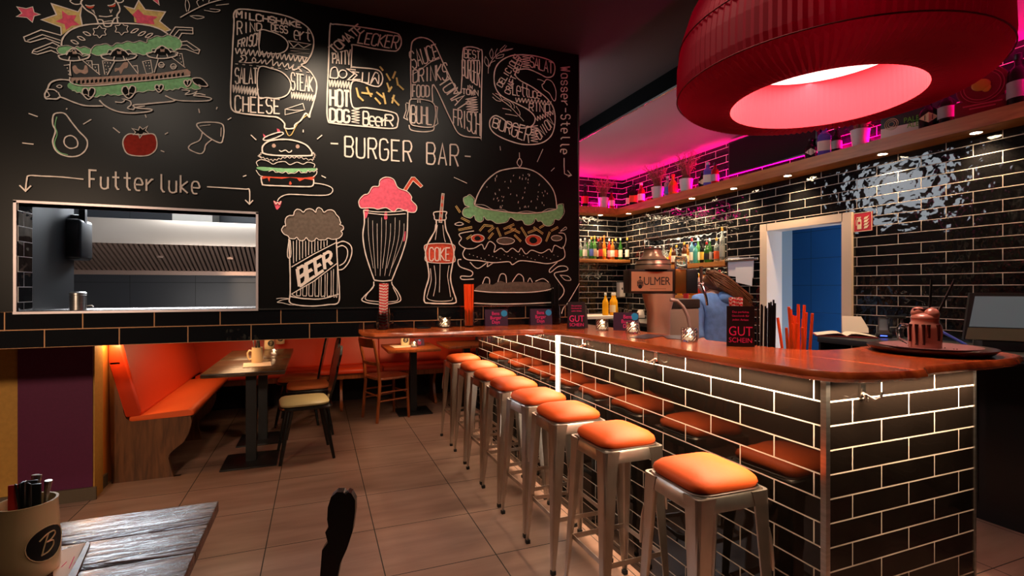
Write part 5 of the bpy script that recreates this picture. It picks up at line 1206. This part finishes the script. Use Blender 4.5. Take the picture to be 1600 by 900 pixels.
# top shelf, from the left
z=ZT+.0005
def top(px,g,l,c,s,h,r,lab,diamond=False,sq=None,X=3.87,back=None):
    q=onx(px,290,X) if back is None else ony(px,290,back)
    bottle(lab,(q.x,q.y,z),h,r,g,l,c,s,'bottles on the top shelf',diamond,sq)
top(914,'dark','red','black','squat',.30,.045,'dark bottle with red label at the left end of the top shelf',back=5.85)
top(955.5,'red','white','black','squat',.24,.042,'dark red bottle right of the left plant pot on the top shelf',back=5.85)
top(982,'dark','white','black','slim',.25,.034,'slim dark bottle with white label in the corner of the top shelf')
top(990,'dark','orange','black','spirit',.27,.055,'broad black bottle with orange label near the corner of the top shelf',sq=4)
top(1002,'red','white','white','spirit',.26,.045,'dark red bottle with white label left of the second plant pot')
top(1043,'clear','blue','silver','spirit',.24,.04,'clear bottle with blue label between the two potted grasses')
top(1051.5,'orange','red','red','squat',.24,.052,'orange bottle with round red label between the two potted grasses')
top(1097.5,'dark','cream','black','squat',.17,.045,'short dark bottle with diamond label right of the third plant pot',True)
top(1106,'violet','white','silver','spirit',.25,.046,'pale violet square bottle beside the diamond labelled one',sq=5)
top(1117,'red','grey','black','spirit',.22,.04,'red tinted bottle with grey label left of the television')
top(1267,'dark','white','black','squat',.17,.045,'short dark bottle with diamond label under the big red lamp',True)
top(1288,'violet','white','silver','spirit',.25,.048,'violet square bottle under the big red lamp',sq=5)
top(1307,'dark','grey','black','squat',.20,.038,'small dark bottle with grey label under the big red lamp')
top(1451,'dark','cream','black','squat',.20,.055,'dark bottle with diamond label right of the beer carton',True)
top(1480,'dark','grey','black','squat',.235,.05,'dark bottle with grey label left of the red round sign')
top(1591,'dark','grey','black','spirit',.30,.05,'dark bottle at the right edge of the photo on the top shelf')
# potted grasses
POT=mat('white_pot',rgb(205,200,195),.5); GRS=mat('dry_grass',rgb(120,105,60),.7)
def plant(lab,px,X,pr,ph,gh,seed,back=None,n=70):
    q=onx(px,290,X) if back is None else ony(px,290,back)
    t=thing('potted_grass',lab,'plant',(q.x,q.y,z),0,'potted grasses on the top shelf')
    MB().lathe([(pr*.72,0),(pr*.78,.004),(pr,ph*.96),(pr,ph),(pr*.9,ph),(pr*.86,ph*.9),(.0001,ph*.88)],n=28,cap=True).build('pot',POT,t,local=True)
    rr=random.Random(seed); m=MB(); h2=MB()
    for k in range(n):
        a=rr.uniform(0,6.28); q0=pr*.6*rr.random(); L=gh*rr.uniform(.55,1); b=rr.uniform(.08,.5)
        pts=[]
        for j in range(5):
            s=j/4; pts.append((q0*math.cos(a)+b*L*s*s*math.cos(a),q0*math.sin(a)+b*L*s*s*math.sin(a),ph*.88+L*s*(1-.3*b*s)))
        m.tube(pts,[.0022,.002,.0016,.0013,.001],3,cap=False)
        for j in range(3):
            e=pts[4-(j>1)]; c_=(e[0]+rr.uniform(-.03,.03),e[1]+rr.uniform(-.03,.03),e[2]+rr.uniform(-.03,.02)); h2.sphere(c_,.005,3)
            h2.tube([pts[3],c_],.0008,3,cap=False)
    m.build('grass_blades',GRS,t,local=True); h2.build('seed_heads',mat('seed_heads',rgb(150,95,75),.7),t,local=True)
plant('white pot of dry grass on the left rear part of the top shelf',942.5,0,.07,.14,.30,1,back=5.84)
plant('white pot of dry grass second from the left on the top shelf',1027.5,3.83,.075,.135,.30,2)
plant('white pot of tall dry grass third from the left on the top shelf',1072,3.83,.075,.13,.33,3)
plant('white pot of short grass on the top shelf under the red lamp',1344,3.88,.065,.13,.16,4,n=60)
# carton
q=onx(1409,215,3.86); ct=thing('beer_carton','green and white printed carton lying on the top shelf','carton',(q.x,q.y,z),tocam(q)-.25)
MB().box((-.125,0,0),(.125,.10,.075),bev=.003).build('lower_half',LBc['white'],ct,local=True); MB().box((-.125,0,.0752),(.125,.10,.165),bev=.003).build('upper_half',mat('carton_dark',rgb(40,48,44),.5),ct,local=True)
Mx=Matrix.Translation((.055,-.0012,.085))@Matrix.Rotation(PI/2,4,'X')
MB().text('PALE',.052,Mx,.0004,'CENTER',1,.8).text('ALE',.052,Matrix.Translation((.065,-.0012,.045))@Matrix.Rotation(PI/2,4,'X'),.0004,'CENTER',1,.8).build('printed_text',mat('print_green',rgb(110,190,60),.5),ct,local=True)
mm=MB()
for r in(.018,.030,.040): mm.tube([(-.06+r*math.cos(k*PI/12),-.002,.095+r*math.sin(k*PI/12)) for k in range(24)],.0022,5,closed=True)
mm.build('round_emblem',LBc['cream'],ct,local=True)
# round red sign
q=onx(1535,175,3.84); rs=thing('round_sign','large round dark red sign with a gold shape standing on the top shelf','sign',(q.x,q.y,z),tocam(q)-.1)
Rm=Matrix.Translation((0,0,.17))@Matrix.Rotation(PI/2,4,'X')
DRD=mat('sign_dark_red',rgb(120,16,30),.35)
MB().lathe([(.0001,-.012),(.118,-.012),(.125,0),(.118,.012),(.0001,.012)],(0,0,0),40,Rm,cap=False).box((-.13,-.012,0),(.13,.012,.09),bev=.004).build('board',DRD,rs,local=True)
mm=MB()
for r in(.10,.085): mm.tube([(r*math.cos(k*PI/20),-.0135,.17+r*math.sin(k*PI/20)) for k in range(40)],.0022,5,closed=True)
mm.build('ring',mat('ring_pink',rgb(190,60,80),.5),rs,local=True)
MB().sphere((-.005,-.014,.175),.045,10,(1,.12,.8)).sphere((-.028,-.014,.20),.028,8,(1,.12,.8)).sphere((.02,-.014,.15),.022,8,(1,.12,1.1)).build('gold_shape',mat('gold_print',rgb(190,130,30),.5),rs,local=True)
mm=MB()
for k,(w,zz) in enumerate(((.09,.055),(.06,.035))): mm.box((-w,-.0135,zz),(w,-.012,zz+.008))
mm.build('small_print',mat('ring_pink',(0,0,0)),rs,local=True)
# fire extinguisher sign
fs_=thing('fire_sign','red fire extinguisher sign on the tiled wall beside the white doorway','sign',(xr-.003,2.65,1.87))
RS_=mat('sign_red',rgb(190,20,40),.5); CRM=mat('sign_cream',rgb(240,225,190),.5)
y1,y0=onx(1334.5,345,xr).y,onx(1363.5,345,xr).y; z1_,z0_=2.015,1.865
MB().box((xr-.006,y0,z0_),(xr-.001,y1,z1_)).build('plate',RS_,fs_)
bd=MB(); 
for a,b,c,d in ((y0,y1,z0_,z0_+.004),(y0,y1,z1_-.004,z1_),(y0,y0+.004,z0_,z1_),(y1-.004,y1,z0_,z1_)): bd.box((xr-.0075,a,c),(xr-.006,b,d))
yc=(y0+y1)/2; W_=(y1-y0)
ex=y1-W_*.32
bd.box((xr-.0075,ex-.016,z0_+.02),(xr-.006,ex+.016,z0_+.09),bev=0); bd.prism([(xr-.0075,ex-.016,z0_+.09),(xr-.0075,ex-.005,z0_+.107),(xr-.0075,ex+.005,z0_+.107),(xr-.0075,ex+.016,z0_+.09)],(.0015,0,0)); bd.box((xr-.0075,ex-.012,z0_+.108),(xr-.006,ex+.02,z0_+.116))
bd.prism([(xr-.0075,ex+.020,z0_+.11),(xr-.0075,ex+.028,z0_+.09),(xr-.0075,ex+.025,z0_+.05),(xr-.0075,ex+.022,z0_+.05),(xr-.0075,ex+.024,z0_+.09)],(.0015,0,0))
fl=y0+W_*.30
for k in range(4):
    zz=z0_+.02+k*.024; bd.prism([(xr-.0075,fl+.020,zz),(xr-.0075,fl-.004,zz+.004),(xr-.0075,fl-.022,zz+.03),(xr-.0075,fl-.006,zz+.022),(xr-.0075,fl+.014,zz+.018)],(.0015,0,0))
bd.build('pictogram',CRM,fs_)
MB().box((xr-.0085,ex-.010,z0_+.058),(xr-.0076,ex+.010,z0_+.078)).build('gauge_mark',RS_,fs_)
# paper holder right of niche
ph=thing('order_clip_rail','steel clip rail with white order slips on the tiled wall left of the doorway','note rail',(xr-.02,3.8,1.68))
y1,y0=onx(1136,402,xr).y,onx(1187,402,xr).y
MB().box((xr-.03,y0,1.69),(xr-.001,y1,1.715),bev=.003).build('rail',TRIM,ph)
for i,(a,b,c,d,off) in enumerate(((1137,1155,403,433,0),(1154,1178,403,434,.004),(1149,1176,418,447,.008))):
    A=[onx(px,py,xr-.014-off) for px,py in ((a,c),(b,c-1),(b-1+i*0,d),(a+1,d-2 if i<2 else d-6))]
    MB().prism(A,(.001,0,0)).build('paper_slip',mat('slip_white',rgb(225,225,235),.7),ph)
# dispenser and juice
q=ony(967,455,YK-.001); sd=thing('soap_dispenser','white wall dispenser on the rear tiles in the corner','dispenser',(q.x,YK-.06,1.3))
MB().box((q.x-.045,YK-.10,1.295),(q.x+.045,YK-.002,1.50),bev=.015,seg=3).build('housing',WHT,sd); MB().sphere((q.x-.01,YK-.10,1.41),.012,8,(1,.3,1.5)).build('window',DKP,sd)
for px,lab,l in ((946,'yellow juice bottle standing alone on the white back counter',None),(957,'orange juice bottle with cream label beside the yellow one','cream'),(960.5,'rearmost orange juice bottle behind the labelled one',None)):
    q=ony(px,480,5.60+(.1 if px>960 else 0)); bottle(lab,(q.x,q.y,1.0655),.285,.04,'juice',l,'white','wine','juice bottles on the back counter')
for i,px in enumerate((968,978,984,993,1000)):
    q=ony(px,480,5.6+.06*(i%2)); o=jar(['first','second','third','fourth','last'][i]+' small glass from the left behind the purple card on the back counter',(q.x,q.y,1.0655),.03,.10+.03*(i%3),0,None,'drinking_glass')
q=ony(1001,497,5.5); o=thing('white_cup','upturned white cup on the back counter left of the beer tower','cup',(q.x,q.y,1.0655)); MB().lathe([(.05,0),(.05,.02),(.035,.06),(.02,.065),(.0001,.066)],n=20,cap=False).build('bowl',WHT,o,local=True); MB().tube([(.03,0,.05),(.055,0,.045),(.06,0,.03)],.005,6).build('handle',WHT,o,local=True)
# red and orange bits hanging behind
q=onx(1072,470,3.5); o=MB().box((q.x-.01,q.y-.035,1.021),(q.x+.005,q.y+.035,1.45),bev=.006).build('red_towel',mat('towel_red',rgb(190,20,25),.7)); tag(o,'red towel hanging behind the beer tower','towel')
q=onx(1082,500,3.55); o=MB().lathe([(.03,0),(.045,.16),(.04,.16),(.028,.01)],(q.x,q.y,1.02),20,cap=False).build('orange_cup',mat('cup_orange',rgb(245,95,30),.5)); tag(o,'orange beaker beside the person in blue','cup')
# ================= till side =================
zc=1.0605
q=onz(1318,525,zc); bk=thing('open_book','open white reservation book on the dark back counter','book',(q.x,q.y,zc),tocam(q)+.15)
MB().box((-.19,-.13,0),(.19,.13,.008),bev=.002).build('cover',mat('book_red',rgb(120,30,35),.6),bk,local=True)
def page(s): 
    vs=[];n=8
    for j in(0,1):
        for k in range(n): t=k/(n-1); vs.append((s*(.003+.18*t),-.12+.24*j,.010+.022*math.sin(PI*t**.6)*(1-t*.5)))
    return MB().add(vs,[(k,k+1,k+1+n,k+n) for k in range(n-1)],True)
page(1).build('page',WHT,bk,local=True,fixn=False); page(-1).build('page',WHT,bk,local=True,fixn=False)
q=onz(1353,523,zc); nb_=thing('calendar_sheet','white printed sheet propped up behind the open book','sheet',(q.x,q.y+.08,zc),tocam(q)+.1)
MB().prism([(-.085,0,.01),(.085,0,.01),(.085,.05,.135),(-.085,.05,.135)],(0,.004,0)).build('sheet',WHT,nb_,local=True)
mm=MB()
for k in range(6): mm.box((-.07,.011+k*.006,.030+k*.0145),(.06,.0118+k*.006,.0325+k*.0145))
mm.build('printed_lines',mat('grey_print',rgb(165,150,150),.7),nb_,local=True)
q=onz(1381,527,zc); cr_=thing('card_reader','dark card reader standing up beside the printed sheet','card reader',(q.x,q.y,zc),tocam(q))
MB().prism([(-.035,0,0),(.035,0,0),(.035,.05,.14),(-.035,.05,.14)],(0,.02,0)).build('body',DKP,cr_,local=True); MB().prism([(-.026,-.002+.02,.05),(.026,.018,.05),(.026,.045,.13),(-.026,.045,.13)],(0,-.002,0)).build('screen',mat('reader_screen',rgb(70,85,95),.2),cr_,local=True)
MB().box((-.05,-.06,0),(.05,.0,.035),bev=.01).build('dock',DKP,cr_,local=True); MB().box((-.02,-.062,.012),(.02,-.060,.018)).build('status_light',mat('blue_light',(.1,.2,1),.5,emit=5,ecol=(.05,.1,1)),cr_,local=True)
q=onz(1400,527,zc); j1=jar('squat storage jar with black lid on the back counter behind the tray',(q.x,q.y,zc),.055,.14,0,None,'storage_jar'); MB().lathe([(.058,.14),(.058,.155),(.0001,.157)],n=24,cap=False).build('lid',DKP,j1,local=True)
q=onz(1418,528,zc); j2=jar('round glass jar with ball knob lid behind the milkshake',(q.x+.12,q.y+.06,zc),.075,.17,0,None,'storage_jar'); MB().lathe([(.07,.17),(.05,.19),(.012,.195),(.012,.2)],n=24,cap=False).sphere((0,0,.215),.02,10).build('lid',GLASS,j2,local=True)
MB().lathe([(.0001,.012),(.066,.012),(.066,.06),(.05,.07),(.0001,.072)],n=18,cap=False).build('contents',mat('nougat',rgb(215,170,120),.8,noise=.4,nscale=60),j2,local=True)
q=onz(1470,520,zc); o=MB().box((q.x-.03,q.y-.04,zc),(q.x+.03,q.y+.04,zc+.18),bev=.004).build('red_packet',mat('packet_red',rgb(210,50,35),.5)); o.location.x+=.12; tag(o,'red packet on the back counter behind the milkshake','packet')
q=onz(1497,521,zc); dp=thing('cordless_phone','black cordless phone upright in its base next to the till','phone',(q.x,q.y,zc),tocam(q))
MB().prism([(-.024,0,.012),(.024,0,.012),(.026,.05,.165),(-.022,.05,.165)],(0,.022,0)).build('handset',DKP,dp,local=True); MB().box((-.04,-.03,0),(.04,.07,.03),bev=.008).build('base',DKP,dp,local=True)
for a in range(3):
    for b_ in range(4): MB().box((-.016+a*.013,-.001+b_*.0050,.04+b_*.014),(-.008+a*.013,.0015+b_*.005,.048+b_*.014)).build('key',LBc['grey'],dp,local=True)
q=onz(1512,508,zc+.1); o=MB().tube([(3.60,1.98,zc+.13),(3.66,1.80,zc+.008)],.008,8).build('pen',mat('pen_blue',rgb(90,110,230),.4)); tag(o,'blue pen leaning behind the cordless phone','pen')
# till
q=atd(1575,530,2.85); tl=thing('till','large black touch screen till at the right edge on the back counter','till',(q.x,q.y,zc),tocam(q)+.25); tl.scale=(1.16,1.16,1.16)
MB().prism([(-.17,-.02,.05),(.24,-.02,.05),(.24,.05,.285),(-.13,.05,.285)],(0,.035,0)).build('screen_housing',DKP,tl,local=True)
MB().prism([(-.145,-.022+.020,.115),(.225,-.002,.115),(.225,.0455,.268),(-.112,.0455,.268)],(0,-.002,0)).build('screen',mat('till_screen',rgb(86,100,106),.35,emit=.12,ecol=(.35,.45,.5)),tl,local=True)
MB().prism([(-.165,-.024,.052),(.235,-.024,.052),(.235,-.004,.11),(-.150,-.004,.11)],(0,-.002,0)).build('lower_panel',mat('till_panel',rgb(85,85,70),.5),tl,local=True)
MB().box((-.10,-.02,0),(.2,.14,.05),bev=.006).build('foot',DKP,tl,local=True)
# ================= tray with plate and milkshake =================
TC_=(2.215,1.215)
ty=thing('serving_tray','round dark brown tray on the right end of the bar slab','tray',(TC_[0],TC_[1],ZS+.0005))
MB().lathe([(.0001,0),(.16,0),(.178,.008),(.196,.024),(.20,.024),(.198,.019),(.181,.004),(.17,.0)],n=48,cap=False).build('tray_body',mat('tray_brown',rgb(48,28,26),.3),ty,local=True)
pl=thing('plate','wide dusky pink plate lying on the dark tray','plate',(TC_[0]+.0,TC_[1]+.0,ZS+.0025))
MB().lathe([(.0001,.002),(.075,.002),(.085,.0),(.095,.006),(.155,.022),(.158,.025),(.152,.026),(.095,.012),(.0001,.010)],n=48,cap=False).build('plate_body',mat('plate_pink',rgb(150,105,100),.4),pl,local=True)
mk=thing('milkshake_jar','chocolate smeared glass jar mug of milkshake with dark straws on the plate','milkshake',(TC_[0]-.01,TC_[1]+.01,ZS+.0135),tocam(TC_)-.0)
SHK=mat('chocolate_milkshake',rgb(190,125,105),.25,coat=.6); CHO=mat('chocolate_sauce',rgb(62,22,18),.2,coat=.5)
MB().lathe([(.0001,0),(.045,0),(.052,.006),(.054,.08),(.050,.095),(.043,.105),(.044,.115),(.0001,.116)],n=28,cap=False).build('glass_body',SHK,mk,local=True)
MB().tube([(-.050,-.005,.09),(-.075,-.01,.092),(-.085,-.012,.07),(-.08,-.01,.035),(-.053,-.005,.02)],.006,8).build('handle',GLASS,mk,local=True)
dr=MB(); rr=random.Random(5)
for k in range(5):
    a=-PI/2+(-.95+k*.42+rr.uniform(-.1,.1)); L=rr.uniform(.01,.07); dr.tube([(.053*math.cos(a),.053*math.sin(a),.096),(.0555*math.cos(a),.0555*math.sin(a),.085),(.0555*math.cos(a+.03),.0555*math.sin(a+.03),.09-L),(.055*math.cos(a),.055*math.sin(a),.085-L)],[.007,.005,.0035,.005],8)
dr.build('chocolate_drips',CHO,mk,local=True)
MB().sphere((0,0,.12),.045,12,(1,1,.5)).sphere((.02,-.01,.135),.026,10).sphere((-.02,0,.14),.024,10).build('cream_topping',SHK,mk,local=True)
MB().box((-.035,-.02,.145),(.018,.02,.157),bev=.004).build('chocolate_bar',CHO,mk,local=True)
for x,dx in((.012,.008),(.028,.06)):
    MB().tube([(x,0,.11),(x+dx,0,.27)],.0042,8).build('straw',BKS,mk,local=True)
cb_=MB()
for k in range(26):
    a=rr.uniform(0,6.28); q_=rr.uniform(.075,.12); cb_.sphere((q_*math.cos(a),q_*math.sin(a),.013+.0),.003,3,(1,1,.6))
cb_.build('chocolate_crumbs',CHO,pl,local=True)['kind']='stuff'
# ================= person =================
def skin(name,V,E,m,parent,lvl=2):
    me=bpy.data.meshes.new(name); me.from_pydata([v[0] for v in V],E,[]); ob=bpy.data.objects.new(name,me); COL.objects.link(ob)
    md=ob.modifiers.new('s','SKIN'); sk=me.skin_vertices[0].data
    for i,v in enumerate(V):
        r=v[1]; sk[i].radius=(r,r) if not isinstance(r,tuple) else r
        sk[i].use_root=(i==0)
    ob.modifiers.new('u','SUBSURF').levels=lvl
    dg=bpy.context.evaluated_depsgraph_get(); nm_=bpy.data.meshes.new_from_object(ob.evaluated_get(dg)); bpy.data.objects.remove(ob)
    for p_ in nm_.polygons: p_.use_smooth=True
    nm_.materials.clear(); nm_.materials.append(m); o=bpy.data.objects.new(name,nm_); o.parent=parent; COL.objects.link(o); return o
pr_=atd(1119,450,4.05)
SKN=mat('skin',rgb(205,150,125),.5); BLUJ=mat('blue_sweater',rgb(125,165,225),.85,noise=.2,nscale=25,bump=.3); JEA=mat('dark_jeans',rgb(25,28,40),.8); HAI=mat('brown_hair',rgb(130,78,42),.5,noise=.4,nscale=30)
V=[((0.02,0,.92),(.14,.10)),((.02,-.01,1.05),(.125,.09)),((.02,-.02,1.20),(.14,.095)),((.0,-.01,1.33),(.09,.07)),((-.03,.0,1.385),.05),((-.055,.02,1.40),.06),((-.07,.03,1.46),.088),((-.075,.03,1.52),.07),
 ((-.15,-.02,1.32),.055),((-.185,-.06,1.03),.042),((-.14,-.16,.97),.034),((-.10,-.23,.95),.024),
 ((.165,.0,1.31),.055),((.20,-.02,1.03),.042),((.15,-.16,.97),.034),((.11,-.23,.95),.024),
 ((-.07,.0,.82),.09),((-.08,.01,.48),.06),((-.08,-.02,.08),.042),((-.08,.10,.035),.03),
 ((.11,.0,.82),.09),((.12,.01,.48),.06),((.12,-.02,.08),.042),((.12,.10,.035),.03),
 ((-.075,.115,1.44),.016),((-.155,.03,1.46),.014),((.012,.03,1.46),.014)]
Ed=[(0,1),(1,2),(2,3),(3,4),(4,5),(5,6),(6,7),(3,8),(8,9),(9,10),(10,11),(3,12),(12,13),(13,14),(14,15),(0,16),(16,17),(17,18),(18,19),(0,20),(20,21),(21,22),(22,23),(6,24),(6,25),(6,26)]
for hi,(hx_,hy_,hz_),s in ((11,(-.10,-.23,.95),1),(15,(.11,-.23,.95),-1)):
    for j in range(4):
        b0=len(V); x=hx_+(-.026+.017*j); L=[.062,.072,.07,.055][j]
        V+= [((x,hy_-.03,hz_),.011),((x,hy_-.03-L*.5,hz_-.003),.009),((x,hy_-.03-L,hz_-.02),.007)]; Ed+=[(hi,b0),(b0,b0+1),(b0+1,b0+2)]
    b0=len(V); V+=[((hx_+s*.035,hy_-.01,hz_-.005),.011),((hx_+s*.05,hy_-.045,hz_-.012),.008)]; Ed+=[(hi,b0),(b0,b0+1)]
per=skin('person',V,Ed,SKN,None); per.location=(pr_.x,pr_.y,0); per.rotation_euler=(0,0,-YAW)
tag(per,'person with long brown hair in a blue sweater bending over behind the bar','person')
skin('sweater',[((0.02,0,.90),(.17,.125)),((.02,-.01,1.05),(.155,.115)),((.02,-.02,1.20),(.165,.12)),((.0,-.01,1.325),(.12,.09)),((-.02,.0,1.375),.07),((-.15,-.02,1.315),.072),((-.19,-.06,1.07),.06),((-.165,-.11,1.0),.05),((.165,.0,1.30),.072),((.205,-.02,1.05),.06),((.175,-.11,1.0),.05)],[(0,1),(1,2),(2,3),(3,4),(3,5),(5,6),(6,7),(3,8),(8,9),(9,10)],BLUJ,per)
skin('hood',[((-.02,-.06,1.35),.05),((.04,-.085,1.345),.062),((.10,-.085,1.335),.062),((.15,-.06,1.33),.05)],[(0,1),(1,2),(2,3)],BLUJ,per)
skin('trousers',[((.02,0,.90),(.165,.12)),((-.075,.0,.80),.105),((-.08,.01,.48),.075),((-.08,-.02,.10),.055),((.115,.0,.80),.105),((.12,.01,.48),.075),((.12,-.02,.10),.055)],[(0,1),(1,2),(2,3),(0,4),(4,5),(5,6)],JEA,per)
skin('hair',[((-.075,.015,1.52),.088),((-.05,-.01,1.49),.085),((.02,-.05,1.44),.06),((.09,-.08,1.39),.052),((.15,-.09,1.335),.04),((.20,-.09,1.29),.02)],[(0,1),(1,2),(2,3),(3,4),(4,5)],HAI,per)
rr=random.Random(2); hs_=MB()
for k in range(90):
    a=rr.uniform(-1,1); b=rr.uniform(0,1)
    p0=Vector((-.11+.07*b,-.03-.05*rr.random(),1.54+.05*a*.5)); p1=Vector((.0+.04*a,-.10-.03*rr.random(),1.47+.045*a)); p2=Vector((.10,-.14-.01*rr.random(),1.40+.055*a)); p3=Vector((.17+.07*b,-.13,1.31+.07*a-.03*b))
    hs_.tube([p0,p1,p2,p3],[.004,.005,.005,.002],4)
hs_.build('hair_strands',HAI,per,local=True)
# ================= lights =================
w=bpy.data.worlds.new('w'); scn.world=w; w.use_nodes=True; w.node_tree.nodes['Background'].inputs[0].default_value=(1,.72,.5,1); w.node_tree.nodes['Background'].inputs[1].default_value=.007
WM=(1,.70,.42)
for y in (4.3,3.3,2.3,1.4): spotlight('overhead_spot',(1.15,y,3.05 if y<3.0 else 2.9),(1.2,y,0),40,(1,.78,.6),75,.8,.08)
spotlight('overhead_spot',(.35,1.6,3.0),(.35,3.0,0),52,(1,.74,.55),95,.9,.06)
spotlight('board_spot',(-.05,2.3,3.05),(.12,3.15,2.15),90,(1,.8,.6),66,.9,.04)
spotlight('board_spot',(-1.3,1.2,3.0),(-1.1,3.15,2.0),60,(1,.84,.68),95,.9,.08)
spotlight('board_spot',(.9,1.6,3.0),(1.0,3.15,1.9),30,(1,.84,.68),85,.9,.08)
spotlight('overhead_spot',(2.3,2.6,2.9),(3.1,3.35,1.2),60,(1,.9,.8),45,.8,.05)  # added fill on the person behind the bar, no fitting of its own
area('niche_light',(xr+.07,4.75,NZ1-.01),(xr+.07,4.75,1.2),7,(1,.80,.56),1.3,.06,(0,1,0))
area('niche_light',(xr+.07,4.75,1.65),(xr+.07,4.75,1.2),5,(1,.72,.42),1.3,.06,(0,1,0))
area('shelf_glow',(2.9,YK-.25,ZB-.01),(2.9,YK-.12,1.0),18,(1,.74,.46),1.6,.08,(1,0,0))
spotlight('mug_fill',(-.15,.55,2.3),(-.6,1.5,.8),9,(1,.72,.45),60,.9,.05)  # added fill that brightens the foreground mug, no lamp stands here
# alcove
point('alcove_wall_lamp',(-1.37,4.36,1.06),6,(1,.62,.26),.02)
area('alcove_lamp',(-.75,5.1,1.11),(-.95,5.1,.2),13,(1,.62,.32),.5,1.5)
spotlight('alcove_lamp',(.9,5.2,1.11),(.9,6.2,.6),22,(1,.62,.30),150,1,.05)
spotlight('alcove_lamp',(.2,4.5,1.11),(.2,4.9,.0),16,(1,.70,.45),150,1,.05)
# blue passage
point('passage_light',(4.75,2.1,1.0),52,(.75,.88,1),.1)
point('passage_light',(4.6,2.3,1.9),4,(.9,.95,1),.1)
# cool light that falls across the bar back wall
area('cool_panel',(1.55,3.85,2.62),(4.0,3.85,2.62),13,(.85,.92,1),1.0,.6,(0,1,0))
spotlight('overhead_spot',(3.0,3.2,2.9),(3.0,3.4,0),45,WM,90,.8,.05)
spotlight('overhead_spot',(2.4,1.9,2.9),(2.0,2.6,1.1),30,(1,.6,.4),80,.8,.05)
spotlight('wall_fill',(-1.75,.5,1.95),(-1.75,4.16,.75),210,(1,.72,.5),60,.9,.08)  # unseen fill added to brighten the ochre and purple wall under the band
